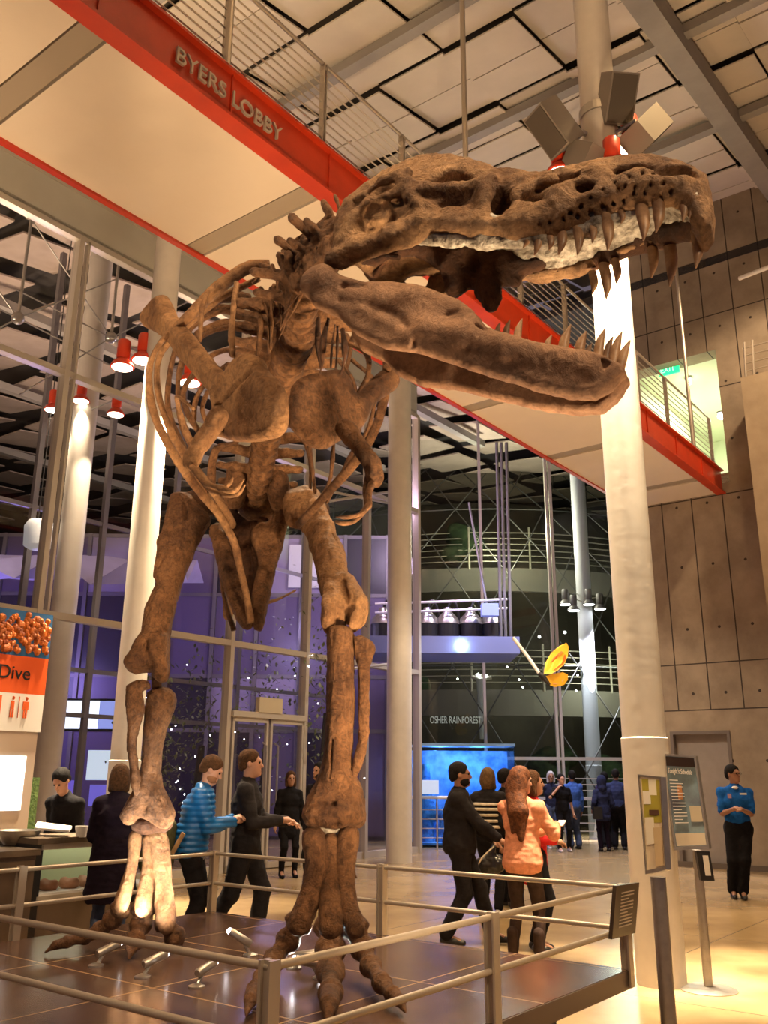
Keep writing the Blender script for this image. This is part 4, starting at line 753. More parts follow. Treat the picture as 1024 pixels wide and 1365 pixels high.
gl_ = M(); gl_.g(bA, bE, WL - .02, WL + .05, ZB_ - .03, ZB_); gl_.g(bA, bE, WL, WL + .03, ZB_, ZB_ + .2); gl_.build('edge_girder', red_m, br)
let = mat('letter_steel', (.50, .40, .30), .45, .2)
text('lettering', 'BYERS LOBBY', .215, .012, frame(G(3.66, WR - .03, ZB_ + .12), BX, (0, 0, 1)), let, g_, sx=.96)
posts = [1.6, 2.95, 4.3, 5.6, 6.95, 8.3, 9.65, 11., 12.35, 13.7, 15.05, 16.4, 17.5]
for w_, pp in ((WR + .1, posts), (WL - .1, posts)):
    for b in pp:
        m = M(); m.g(b - .025, b - .01, w_ - .03, w_ + .03, ZB_ + .2, ZB_ + 1.58); m.g(b + .01, b + .025, w_ - .03, w_ + .03, ZB_ + .2, ZB_ + 1.58); m.g(b - .03, b + .03, w_ - .03, w_ + .03, ZB_ + 1.5, ZB_ + 1.54); m.build('railing_post', rail_m, br)
    for k in range(9): M().tube([G(bA, w_, ZB_ + .58 + k * .105), G(bE, w_, ZB_ + .58 + k * .105)], .009, 6).build('railing_wire', rail_m, br)
    M().tube([G(bA, w_, ZB_ + 1.58), G(bE, w_, ZB_ + 1.58)], .022, 8).build('handrail', rail_m, br)
for b in (4.25, 8.19, 12.2, 16.1): M().tube([G(b, WR + .02, ZB_ + .47), G(b, WR + .02, cz(b))], .035, 10).build('hanger_rod', rail_m, br)
# small wire railing on top of the pale concrete block
t = empty('roof_railing', G(16.6, 3.9, 8.9), 0, 'short steel railing on top of the pale concrete block at right', 'railing')
for k in range(4): M().tube([G(16.6, 4.1, 9.05 + k * .16), G(16.6, -2, 9.05 + k * .16)], .014, 6).build('rail', rail_m, t)
for w_ in (4.1, 3.95, 3.2): M().tube([G(16.6, w_, 8.9), G(16.6, w_ - .05, 9.65)], .022, 8).build('post', rail_m, t)
M().tube([np.array(P(986, 371, 12.5)), np.array(P(1030, 354, 11.9))], .035, 8).build('ceiling_strut', white_m, label='short white strut near the right picture edge above the bridge', cat='strut')
# ================================================================ PLATFORM AND RAILING
B1, B2, W1, W2 = 2.69, 5.98, 2.6, 6.53
pf = empty('display_platform', G(4.3, 4.6, 0), 0, 'low dark stone platform under the dinosaur skeleton with a steel edge', 'platform')
M().g(B1 - .6, B2, W1, W2 + .0, HD - .1, HD).build('platform_top', deck_m, pf); M().g(B1 - .61, B2 + .008, W1 - .008, W2 + .008, HD - .11, HD - .004).build('edge_band', mat('platform_edge', (.14, .10, .075), .4, .3), pf)
gr = M(); gr.g(B1 - .5, B2 - .35, W1 + .35, W2 - .35, 0, HD - .11); gr.build('plinth', mat('plinth_dark', (.06, .055, .05), .6), pf)
rl = empty('platform_railing', G(4.3, 4.6, HD), 0, 'low two-bar steel railing around the dinosaur platform', 'railing')
PT = [(B1, W1), (4.3, W1), (B2 - .02, W1), (B2, 4.6), (B2, W2), (4.06, W2)]
for b, w in PT:
    m = M(); dx, dy = (.045, .012); m.g(b - .03, b + .03, w - .03, w - .018, HD - .1, HD + .51); m.g(b - .03, b + .03, w + .018, w + .03, HD - .1, HD + .51); m.g(b - .012, b + .012, w - .018, w + .018, HD - .1, HD + .51); m.build('post', rail_m, rl)
for z in (HD + .485, HD + .235):
    for a, b in (((B1, W1), (B2, W1)), ((B2, W1), (B2, W2)), ((B2, W2), (B1 - .6, W2)), ((B1, W1), (B1, W2))): M().tube([G(*a, z), G(*b, z)], .0165, 10).build('rail_bar', rail_m, rl, smooth=True)
pq = empty('information_plaque', G(5.83, 2.53, HD), 0, 'dark information plaque with tiny pale text on the corner of the platform railing', 'plaque')
c = [G(5.64, 2.55, .64), G(6.0, 2.55, .635), G(6.0, 2.575, .635), G(5.64, 2.575, .64), G(5.64, 2.5, .95), G(6.0, 2.5, .94), G(6.0, 2.525, .94), G(5.64, 2.525, .95)]
M().hexa(c).build('plate', mat('plaque_brown', (.045, .03, .02), .35), pq); m = M()
for k in range(11):
    z = .90 - k * .02; wq = 2.5 + (.95 - z) / .31 * .05 - .003; m.g(5.72, 5.72 + (.2 if k not in (2, 6) else .12), wq - .001, wq + .001, z - .004, z + .003)
m.build('text_lines', mat('plaque_text', (.5, .42, .32), .5), pq)
# small floodlights on the platform
fl = [((128, 1280), (158, 1258), 12), ((190, 1295), (220, 1272), 22), ((262, 1308), (282, 1286), 30), ((334, 1266), (314, 1246), 16), ((392, 1283), (412, 1272), 8), ((428, 1296), (412, 1283), 4)]
fll = ['leftmost little floodlight on the platform under the raised claw', 'second little floodlight from the left, below the middle toe', 'brightest little floodlight, in front of the left foot', 'little floodlight lying between the two feet, facing left', 'little floodlight just behind the near foot', 'little floodlight at the heel of the near foot']
for i, ((x0, y0), (x1, y1), pw) in enumerate(fl):
    a = np.array(Z(x0, y0 + 8, HD)); base = a.copy(); a[2] += .07; D = a[1]; b = np.array(P(x1, y1, D + (.12 if i < 3 else -.02))); ax = (b - a); ax /= np.linalg.norm(ax); b = a + ax * .2
    t = empty('floodlight', tuple(base), 0, fll[i], 'floodlight', 'little floodlights on the platform')
    M().lathe(a, [(.02, 0), (.026, .01), (.026, .165), (.022, .17)], 16, ax).build('barrel', steel_m, t, smooth=True)
    M().sphere(a + ax * .168, .021, 10).build('lens', lensh_m if i == 2 else lensw_m, t, smooth=True); m = M().tube([base, a + ax * .07], .012, 8); m.lathe(base, [(.05, 0), (.05, .008), (.02, .02)], 14); m.build('foot', steel_m, t)
    l = bpy.data.lights.new('floodlight_beam', 'SPOT'); l.energy = pw * 6; l.color = (1, .93, .8); l.spot_size = math.radians(60); l.spot_blend = .6; l.shadow_soft_size = .02; o = bpy.data.objects.new('floodlight_beam', l); COL.objects.link(o); o.location = a + ax * .21
    tg_ = [W3(198, 1130, 6.8), W3(205, 1140, 6.8), W3(205, 1100, 6.8), W3(215, 1120, 6.8), W3(425, 1180, 5.3), W3(415, 1150, 5.3)][i]; o.rotation_euler = (Vector(tg_) - o.location).to_track_quat('-Z', 'Y').to_euler()
# ================================================================ SIGN STANDS
def board(p, corners, D0, D1, name='board'):
    return [W3(x, y, D) for (x, y), D in zip(corners, (D0, D1, D1, D0))]
def signstand(lab, base, top, rp, corners, depths, fm_, faces):
    t = empty('sign_stand', tuple(base), 0, lab, 'sign stand'); M().lathe(base, [(.22, 0), (.22, .006), (.19, .018), (.04, .03)], 36).build('base_disc', steel_m, t, smooth=True)
    M().tube([np.array(base) + (0, 0, .02), np.array((base[0], base[1], top[2]))], rp, 16).build('pole', steel_m, t, smooth=True)
    q = [W3(x, y, d) for (x, y), d in zip(corners, depths)]; q = [np.array(v) for v in q]; n = np.cross(q[1] - q[0], q[3] - q[0]); n /= np.linalg.norm(n); n = -n if n[1] > 0 else n      # towards viewer
    def quad(u0, u1, v0, v1, d0, d1, mt, nm, par):
        f = lambda u, v, d: (q[0] * (1 - u) + q[1] * u) * (1 - v) + (q[3] * (1 - u) + q[2] * u) * v + n * d
        return M().hexa([f(u0, v1, d0), f(u1, v1, d0), f(u1, v0, d0), f(u0, v0, d0), f(u0, v1, d1), f(u1, v1, d1), f(u1, v0, d1), f(u0, v0, d1)]).build(nm, mt, par)
    fr = quad(-.03, 1.03, -.012, 1.012, -.03, -.002, steel_m, 'frame', t); quad(0, 1, 0, 1, -.002, .002, fm_, 'poster', t)
    for a in ((-.03, .03, -.012, 1.012), (.97, 1.03, -.012, 1.012), (.03, .97, -.012, .012), (.03, .97, .975, 1.012)): quad(*a, -.002, .012, steel_m, 'frame_edge', fr)
    faces(t, quad, q, n)
    return t
def sched(t, quad, q, n):
    for u0, u1, v0, v1, mt, nm in ((.05, .95, .02, .12, mat('poster_dark', (.04, .025, .02), .4), 'header'), (.30, .45, .32, .48, mat('poster_orange', (.5, .22, .08), .4), 'picture'), (.6, .95, .55, .72, mat('poster_tan', (.42, .35, .24), .4), 'picture'), (.05, .95, .84, .97, mat('poster_sand', (.5, .42, .3), .4), 'picture')): quad(u0, u1, v0, v1, .002, .004, mt, nm, t)
    x = q[1] - q[0]; W_ = np.linalg.norm(x); y = q[0] - q[3]; pw_ = mat('poster_white', (.8, .75, .68), .5)
    text('lettering', "Tonight's Schedule", .058, .001, frame(q[0] + x * .08 - y * .195 + n * .006, x, y), pw_, t, sx=W_ * .86 / .50)
    for k in range(14): quad(.1, .1 + (.5 if k % 3 else .32) * .8, .27 + k * .035, .278 + k * .035, .002, .005, pw_, 'text_line', t)
signstand('steel stand holding the framed evening schedule board, beyond the front stand', (2.572, 7.79, 0), W3(908, 1134, 7.7), .036, [(884, 1006), (927, 1009), (945, 1130), (901, 1132)], (7.86, 7.66, 7.62, 7.82), mat('poster_blue', (.10, .10, .12), .25, col2=(.20, .28, .30), vscale=3), sched)
def mapf(t, quad, q, n):
    for k, (u0, u1, v0, v1, c) in enumerate(((.08, .9, .03, .5, (.42, .36, .05)), (.4, .75, .02, .2, (.85, .8, .62)), (.1, .45, .16, .3, (.85, .8, .66)), (.35, .8, .36, .42, (.1, .05, .03)), (.12, .55, .44, .72, (.85, .78, .6)), (.5, .9, .55, .96, (.62, .47, .26)))): quad(u0, u1, v0, v1, .002 + .001 * k, .003 + .001 * k, mat('map_%s' % 'abcdef'[k], c, .4), 'picture', t)
bs = W3(877, 1168, 5.36); bs[2] = 0; signstand('front steel stand with a yellow and white framed poster, cut off at the bottom', tuple(bs), W3(871, 1168, 5.4), .042, [(853, 1034), (882, 1037), (889, 1158), (863, 1164)], (5.42, 5.28, 5.24, 5.38), mat('poster_cream', (.75, .62, .42), .3), mapf)
t = empty('leaflet_holder', W3(936, 1172, 7.6), 0, 'black leaflet holder hanging under the schedule board', 'leaflet holder')
q0 = W3(932, 1140, 7.66); q1 = W3(944, 1168, 7.05); M().hexa([tuple(q0 + np.array(v)) for v in ((-.0, 0, -.19), (.1, -.02, -.19), (.1, .03, -.19), (0, .05, -.19), (-.02, 0, .03), (.08, -.02, .03), (.08, .03, .03), (-.02, .05, .03))]).build('tray', black_m, t)
M().hexa([tuple(q0 + np.array(v)) for v in ((.03, -.03, -.15), (.07, -.035, -.15), (.07, -.03, -.15), (.03, -.02, -.15), (.02, -.03, .0), (.06, -.035, .0), (.06, -.03, .0), (.02, -.02, .0))]).build('leaflet', white_m, t)
# ================================================================ COUNTER, FOOD, TOTEM
steelc = mat('counter_steel', (.22, .17, .12), .4, .6, var=.15, vscale=3); cf = mat('counter_front', (.16, .11, .075), .45, .2, var=.12, vscale=4)
ct = empty('service_counter', G(5.6, 8.1, 0), 0, 'steel cafe counter with a lit glass display case behind the platform', 'counter')
M().g(4.93, 6.3, 7.72, 8.35, 0, .52).build('body', cf, ct); M().g(4.9, 6.35, 7.68, 8.4, .98, 1.03).build('worktop', steelc, ct); M().g(4.93, 6.3, 8.2, 8.35, .52, .98).build('back_panel', mat('case_green', (.50, .55, .32), .6), ct)
M().g(4.93, 6.3, 7.72, 8.2, .52, .56).build('shelf', white_m, ct); M().g(4.98, 6.25, 7.715, 7.73, .56, .96).build('case_glass', gl, ct); M().g(4.9, 4.98, 7.7, 8.35, 0, .98).build('end_post', black_m, ct); M().g(4.96, 6.3, 7.70, 7.75, .50, .54).build('case_trim', mull_m, ct); M().g(4.96, 6.3, 7.70, 7.75, .93, .98).build('case_trim', mull_m, ct)
M().g(5.1, 6.2, 8.0, 8.05, .94, .96).build('case_lamp', mat('case_tube', (1, 1, .9), .4, emit=(1, .98, .75), es=6), ct)
k = 0
for b, c, s, nm, lb in ((5.2, (.45, .2, .09), 1., 'pastry', 'brown pastry in the display case, nearest the black end post'), (5.42, (.5, .24, .12), 1.1, 'pastry', 'largest brown pastry in the middle of the display case'), (5.62, (.5, .26, .14), .95, 'pastry', 'brown pastry in the display case, nearest the customer')):
    s_ = SDF((-.15, -.15, -.05), (.15, .15, .15), .012).ell((0, 0, .03), (.09 * s, .07, .05)).ell((.05, 0, .05), (.04, .05, .04)).ell((-.05, .01, .05), (.045, .05, .045)); o = put(nm, s_.mesh(nm, nz(.01, 25, k)), mat('crust_%s' % 'abc'[k], c, .6)); o.location = G(b, 7.9, .565); tag(o, lb, 'pastry', 'pastries in the display case'); k += 1
c2 = empty('side_counter', G(4.2, 8.1, 0), 0, 'lower steel counter unit at the left edge with cooking pans', 'counter')
M().g(3.2, 4.86, 7.62, 8.5, 0, .90).build('body', cf, c2); M().g(3.2, 4.88, 7.58, 8.52, .90, .95).build('worktop', steelc, c2); M().g(3.2, 4.84, 7.6, 7.62, .78, .86).build('drawer_front', steelc, c2)
bo = np.array(Z(25, 1104, .97)); bo = W3(25, 1110, 8.9); bo[2] = .955; o = M().lathe(bo, [(.12, 0), (.19, .1), (.2, .13), (.185, .13), (.11, .02)], 28).build('steel_bowl', steel_m, smooth=True); tag(o, 'wide polished steel bowl on the left counter unit', 'bowl')
pl = W3(60, 1112, 8.9); o = M().hexa([tuple(W3(x, y, d)) for x, y, d in ((46, 1106, 8.9), (92, 1110, 8.75), (96, 1104, 9.1), (50, 1098, 9.2), (46, 1103, 8.9), (92, 1107, 8.75), (96, 1101, 9.1), (50, 1095, 9.2))]).build('serving_board', white_m); tag(o, 'pale serving board with paper in front of the server', 'board')
o = M().lathe(W3(108, 1116, 8.95), [(.045, 0), (.06, .1), (.055, .1), (.04, .01)], 18).build('paper_cup', white_m, smooth=True); tag(o, 'white paper tub on the counter by the server', 'cup')
tt = empty('sign_totem', G(6.2, 9.45, 0), 0, 'tall white sign totem at the left edge with orange panel and lit screen', 'sign totem')
def Tq(x, y): return Gw(x, y, 9.4)
r1 = Tq(68, 820)[0]; r2 = Tq(40, 1108)[0]; bR = (r1 + r2) / 2 - .02; zt = Tq(40, 816)[2]; z1_ = Tq(30, 875)[2]; z2_ = Tq(30, 925)[2]; z3_ = Tq(25, 975)[2]
M().g(bR - 1.3, bR, 9.4, 9.6, 0, z3_).build('lower_panel', mat('totem_tan', (.62, .50, .40), .5), tt); M().g(bR - 1.3, bR + .02, 9.38, 9.6, z3_, z2_).build('icon_panel', mat('totem_white', (.8, .76, .7), .5), tt)
M().g(bR - 1.3, bR + .02, 9.38, 9.6, z2_, z1_).build('orange_panel', mat('totem_orange', (.75, .10, .01), .5, emit=None), tt)
cm = mat('coral_photo', (.8, .2, .02), .5, col2=(.05, .03, .02), vscale=14, detail=2); M().g(bR - 1.3, bR + .02, 9.38, 9.6, z1_, zt).build('photo_panel', mat('photo_blue', (.02, .12, .30), .5), tt)
cr = M(); rr = random.Random(5)
for k in range(150):
    b = bR - .02 - rr.random() * .62; z = z1_ + .05 + rr.random() * (zt - z1_ - .1) * (1 - .3 * abs(bR - .3 - b)); cr.sphere(G(b, 9.37, z), .028 + .02 * rr.random(), 6, 1, .5, 1)
o = cr.build('coral_relief', mat('coral_orange', (.85, .24, .03), .6, col2=(.30, .06, .01), vscale=11, detail=3), tt); o['kind'] = 'stuff'
text('lettering', 'Dive', .21, .003, frame(G(bR - .58, 9.375, (z1_ + z2_) / 2 - .05), BX, (0, 0, 1)), black_m, tt)
ic = mat('icon_orange', (.8, .13, .02), .5); zi = (z2_ + z3_) / 2 + .03
for b_, wo in ((bR - .36, 0), (bR - .2, 1)):
    m = M(); m.sphere(G(b_, 9.376, zi + .12), .022, 8, 1, .2, 1); m.g(b_ - .035 if wo else b_ - .02, b_ + .035 if wo else b_ + .02, 9.372, 9.38, zi, zi + .09); m.g(b_ - .022, b_ - .005, 9.372, 9.38, zi - .09, zi); m.g(b_ + .005, b_ + .022, 9.372, 9.38, zi - .09, zi); m.build('restroom_icon', ic, tt)
m = M(); m.g(bR - .285, bR - .28, 9.372, 9.38, zi - .09, zi + .14); m.build('icon_bar', ic, tt)
m = M(); m.g(bR - .60, bR - .585, 9.372, 9.38, zi - .09, zi + .14); m.g(bR - .625, bR - .56, 9.372, 9.38, zi + .06, zi + .14); m.build('fork_icon', ic, tt); M().g(bR - .52, bR - .495, 9.372, 9.38, zi - .09, zi + .14).build('knife_icon', ic, tt)
sb, st_ = Tq(30, 1080)[2], Tq(36, 1008)[2]; M().g(bR - 1.1, bR - .11, 9.39, 9.4, sb, st_).build('screen', mat('screen_white', (1, 1, 1), .4, emit=(1, 1, 1), es=1.6), tt)
M().g(bR + .04, bR + .28, 9.7, 10.1, 0, 1.55).build('potted_hedge', mat('hedge_green', (.03, .07, .015), .8, col2=(.12, .2, .05), vscale=30, bump=1.), label='clipped green hedge panel right of the sign totem', cat='plant')
# ================================================================ FAR HALL: TANK, LIGHT RIG, DOME
def bxyz(m, x0, x1, y0, y1, z0, z1): return m.box(x0, x1, y0, y1, z0, z1)
tk = empty('aquarium_tank', (2., 22.6, 0), 0, 'big glass reef tank glowing blue behind the visitors', 'aquarium')
wat = mat('tank_water', (.03, .16, .42), .5, col2=(.22, .5, .8), vscale=2.6, bump=.6, bscale=6)
xl, xr = .74, 3.12; bxyz(M(), xl, xr, 23.2, 23.3, .1, 2.2).build('back_wall', wat, tk); bxyz(M(), xl, xr, 22., 22.03, .0, 2.28).build('front_glass', glb, tk); bxyz(M(), xr, xr + .03, 22., 23.3, 0, 2.28).build('side_glass', glb, tk)
bxyz(M(), xl, xr, 22.1, 23.2, .05, .1).build('tank_bed', wat, tk); rm = mat('reef_rock', (.02, .08, .22), .8, col2=(.1, .35, .6), vscale=5, bump=1)
for i, (x, h_) in enumerate(((1.05, 1.7), (1.5, .7), (2.2, .9), (2.75, .6))):
    s_ = SDF((-.6, -.5, -.1), (.6, .5, 2.), .05); s_.cap((0, 0, 0), (0, 0, h_), .22, .12, .1); s_.ell((.15, 0, h_ * .4), (.25, .2, .25)); o = put('reef_rock', s_.mesh('reef_rock', nz(.08, 3, i)), rm, tk); o.location = (x - 2., .05, .08)
rmm = M(); bxyz(rmm, xl, xr + .03, 21.98, 22.05, 2.28, 2.34); bxyz(rmm, xr - .04, xr + .04, 22.05, 23.3, 2.28, 2.34); bxyz(rmm, xl, xr, 23.22, 23.3, 2.28, 2.34); rmm.build('top_rim', mat('rim_blue', (.3, .5, .7), .3, .3), tk)
rg = empty('tank_railing', (1.2, 21.6, 0), 0, 'steel railing along the front of the blue tank', 'railing'); M().tube([(.6, 21.5, 1.12), (2., 21.5, 1.12)], .035, 10).build('top_rail', white_m, rg)
for x in (.75, 1.25, 1.9): M().tube([(x, 21.5, 0), (x, 21.5, 1.12)], .02, 8).build('post', rail_m, rg)
for z in (.25, .45, .65, .85): M().tube([(.6, 21.5, z), (2., 21.5, z)], .01, 6).build('rail', rail_m, rg)
for i in range(2):
    pass
bxyz(M(), .74, 1.28, 21.2, 21.5, 1.2, 1.5).build('lit_label_panel', mat('label_lit', (.5, .6, .8), .5, emit=(.6, .75, 1), es=.5), label='pale slanted label panel on the tank railing', cat='label panel')
lr = empty('tank_light_rig', P(620, 870, 22), 0, 'hanging blue-lit lighting tray above the reef tank with silver lamps', 'light rig')
pz = lr.location; z0 = P(620, 875, 22)[2]; z1 = P(620, 853, 22)[2]; xa, xb = P(549, 865, 22)[0], P(688, 865, 22)[0]
bmt = mat('tray_blue', (.25, .3, .62), .5)
m = M(); bxyz(m, xa - 1.4, xb, 21.4, 21.45, z0, z1); m.build('front_panel', bmt, lr); m = M(); bxyz(m, xa - 1.4, xb, 21.45, 23.2, z0, z0 + .05); m.build('tray_floor', bmt, lr); m = M(); bxyz(m, xa - 1.4, xb, 23.2, 23.25, z0, z1); m.build('rear_panel', bmt, lr)
M().sphere(P(615, 861, 21.35), .11, 14).build('bulb', mat('bulb_blue', (1, 1, 1), .4, emit=(.6, .75, 1), es=30), lr, smooth=True)
for i, x in enumerate((510, 570, 597, 628, 658)):
    c = np.array(P(x, 850, 22.3)); h = M().lathe(c, [(.3, 0), (.3, .32)], 20).build('lamp_base', black_m, lr); M().lathe(c + (0, 0, .33), [(.3, 0), (.27, .14), (.12, .3), (.09, .42)], 20).build('lamp_dome', steel_m, h, smooth=True)
    M().tube([c + (0, 0, .7), c + (.12, 0, .95), c + (.25, 0, .75), c + (.3, .1, .4)], .03, 8, m=12).build('cable', black_m, h)
for y in (803, 815): M().tube([P(500, y + 2, 22), P(676, y - 4, 22)], .03, 8).build('rail', white_m, lr)
for x in (552, 668, 674, 681): M().tube([P(x, 853, 22), P(x - 6 if x > 600 else x, 590 if x > 600 else 770, 22)], .04, 8).build('hanger', mulld_m, lr)
bxyz(M(), P(640, 816, 22)[0], P(662, 816, 22)[0], 21.6, 21.9, P(650, 824, 22)[2], P(650, 808, 22)[2]).build('control_box', mat('box_blue', (.35, .45, .8), .5), lr); M().tube([P(650, 812, 22), P(625, 670, 22.5)], .03, 8).build('cable', mulld_m, lr)
# tether and butterfly
bt = empty('hanging_butterfly', P(726, 903, 15), 0, 'orange and yellow butterfly model hanging in the hall beside the far column', 'butterfly')
def wing(pts, c, D, th, mt, nm, par=bt):
    q = [W3(x, y, D + dd) for x, y, dd in pts]; n = len(q); off = np.array((0, th, 0)); return M().add([v for v in q] + [v + off for v in q], [tuple(range(n))[::-1], tuple(range(n, 2 * n))] + [(i, (i + 1) % n, n + (i + 1) % n, n + i) for i in range(n)]).build(nm, mt, par)
yl = mat('wing_yellow', (.95, .50, .03), .5); orr = mat('wing_orange', (.85, .16, .01), .5)
w_a = wing([(725, 898, 0), (727, 884, .1), (735, 870, .2), (746, 861, .3), (755, 857, .35), (758, 862, .35), (757, 874, .3), (753, 884, .2), (744, 893, .1), (734, 899, 0)], None, 15, .02, yl, 'forewing'); w_b = wing([(726, 902, 0), (738, 898, .1), (750, 896, .2), (757, 899, .25), (757, 906, .25), (752, 913, .2), (740, 916, .1), (730, 912, 0)], None, 15, .02, yl, 'hindwing')
wing([(729, 889, .1), (737, 877, .2), (748, 868, .28), (751, 869, .28), (740, 880, .2), (731, 892, .1)], None, 14.975, .02, orr, 'wing_stripe', w_a); wing([(738, 893, .1), (749, 884, .2), (753, 872, .28), (755, 876, .28), (751, 887, .2), (741, 895, .1)], None, 14.975, .02, orr, 'wing_stripe', w_a); wing([(733, 907, .1), (745, 904, .2), (752, 906, .22), (748, 912, .2), (738, 912, .1)], None, 14.975, .02, mat('wing_pink', (.9, .4, .15), .5), 'wing_spot', w_b)
ribt = M().tube([P(718, 897, 15), P(724, 903, 15), P(733, 913, 15)], [.03, .05, .02], 10, m=8); ribt.build('body', black_m, bt, smooth=True)
M().tube([P(684, 850, 15.2), P(704, 876, 15.1), P(719, 898, 15)], [.03, .028, .03], 8).build('wire_arm', white_m, bt)
# dome
dc = np.array((3.7, 37.4, 2.2)); DRr = 12.6
dm = empty('rainforest_dome', (3.7, 37.4, 0), 0, 'huge dark glass dome with a steel lattice and curved balconies inside', 'dome')
def sph(th, ph, r=DRr): return dc + r * np.array((math.sin(ph) * math.cos(th), math.sin(ph) * math.sin(th), math.cos(ph)))
m = M(); nA, nB = 56, 18; vs = [sph(2 * PI * i / nA, PI / 2 * j / nB * 1.1 + .01) for j in range(nB + 1) for i in range(nA)]
m.add(vs, [(j * nA + i, j * nA + (i + 1) % nA, (j + 1) * nA + (i + 1) % nA, (j + 1) * nA + i) for j in range(nB) for i in range(nA)]); m.build('glass_shell', glass('dome_glass', (.62, .64, .60), .5, .05), dm, smooth=True)
m = M(); nL, nJ = 44, 15
nod = lambda i, j: sph(2 * PI * (i + .5 * (j % 2)) / nL, PI / 2 * 1.1 * j / nJ, DRr - .05)
for j in range(3, nJ):
    for i in range(nL // 2 - 1, nL + 1):
        m.tube([nod(i, j), nod(i, j + 1)], .02, 5); m.tube([nod(i, j), nod(i + (1 if j % 2 else -1), j + 1)], .02, 5)
        if j % 4 == 0: m.tube([nod(i, j), nod(i + 1, j)], .02, 5)
m.build('steel_lattice', mulld_m, dm)
def arc(r, z0_, z1_, mt, nm, th=.15, a0=PI * 1.05, a1=PI * 1.95, n=40, par=dm):
    m = M(); vs = []
    for i in range(n + 1):
        a = a0 + (a1 - a0) * i / n
        for rr_, zz in ((r, z0_), (r, z1_), (r - th, z1_), (r - th, z0_)): vs.append(dc * (1, 1, 0) + (rr_ * math.cos(a), rr_ * math.sin(a), zz))
    m.add(vs, [(4 * i + k, 4 * i + (k + 1) % 4, 4 * (i + 1) + (k + 1) % 4, 4 * (i + 1) + k) for i in range(n) for k in range(4)]); return m.build(nm, mt, par)
bal = mat('balcony_edge', (.24, .21, .18), .7)
for z0_, r, sg in ((7.2, 9.6, 1), (3.3, 10.6, 1)):
    bb = arc(r, z0_, z0_ + .75, bal, 'balcony'); 
    for k in range(6): arc(r, z0_ + .95 + k * .19, z0_ + .975 + k * .19, mull_m, 'rail', .03, par=bb)
    for i in range(14): a = PI * (1.08 + .84 * i / 13); q = dc * (1, 1, 0) + (r * math.cos(a), r * math.sin(a), z0_ + .7); M().tube([q, q + (0, 0, 1.4)], .035, 6).build('post', mull_m, bb)
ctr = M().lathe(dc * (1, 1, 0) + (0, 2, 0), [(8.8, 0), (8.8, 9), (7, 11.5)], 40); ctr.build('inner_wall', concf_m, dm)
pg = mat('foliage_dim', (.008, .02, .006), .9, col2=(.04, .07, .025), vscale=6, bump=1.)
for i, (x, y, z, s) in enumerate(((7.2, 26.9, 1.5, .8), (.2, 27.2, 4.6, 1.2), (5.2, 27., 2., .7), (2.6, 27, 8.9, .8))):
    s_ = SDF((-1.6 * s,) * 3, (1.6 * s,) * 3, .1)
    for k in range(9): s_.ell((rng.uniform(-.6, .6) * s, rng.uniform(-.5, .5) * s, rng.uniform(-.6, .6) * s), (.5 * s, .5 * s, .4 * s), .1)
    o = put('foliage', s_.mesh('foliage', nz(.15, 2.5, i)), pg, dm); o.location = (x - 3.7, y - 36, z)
# far glazing in front of the dome
w3 = M(); 
for x0, x1 in ((.5, 2.7), (2.76, 4.6), (4.66, 6.9), (6.96, 9.4)): bxyz(w3, x0, x1, 24.5, 24.52, .1, 11)
w3o = struct('window_3', w3, glass('far_glass', (.9, .92, .9), .6, .02))
for x in (2.73, 4.63, 4.75, 6.93, 9.4): m = M(); bxyz(m, x - .035, x + .035, 24.4, 24.55, 0, 12); m.build('mullion', mull_m, w3o)
for z in (1.05, 2.05): m = M(); bxyz(m, .5, 9.4, 24.42, 24.52, z - .04, z + .04); m.build('transom', mull_m, w3o)
for z in (.25, .45, .65, .85, 1.25, 1.4, 1.55): m = M(); bxyz(m, 3.1, 9.4, 24.43, 24.46, z - .012, z + .012); m.build('guard_rail', mull_m, w3o)
o = text('wall_lettering', 'OSHER RAINFOREST', .27, .01, frame(P(573, 964, 25.5), (1, 0, 0), (0, 0, 1)), mat('letter_white', (.85, .85, .8), .5, emit=(.9, .9, .85), es=.5), None, sx=.58)
bb = M(); tag(o, 'white rainforest lettering on the balcony front beyond the grey column', 'sign')
cc = empty('palm_lamp', P(642, 1000, 26), 0, 'distant pale lamp post with spread heads below the blue tray', 'lamp'); M().tube([P(644, 985, 26), P(641, 905, 26)], [.09, .14], 12).build('post', mat('palm_white', (.8, .85, .8), .5), cc)
for dx, dy in ((-12, -2), (-5, -6), (2, -5), (9, -3), (14, -1)): M().tube([P(641, 906, 26), P(641 + dx, 904 + dy, 26)], .05, 8).build('arm', lensw_m if dx in (-5, 9) else white_m, cc)
for i, (x, y) in enumerate(((719, 849), (753, 843), (738, 860), (692, 906), (697, 916), (770, 900), (768, 921), (676, 889), (560, 830), (610, 905))):
    M().sphere(P(x, y, 25.6), .04 if i < 2 else .026, 8).build('bulb', lensw_m, dm, smooth=True)
o = bxyz(M(), 5.95, 6.5, 21.1, 21.6, 0, 1.15).build('grey_bin', mat('bin_grey', (.3, .27, .22), .6), label='grey waist-high bin beside the right column, behind it', cat='bin')
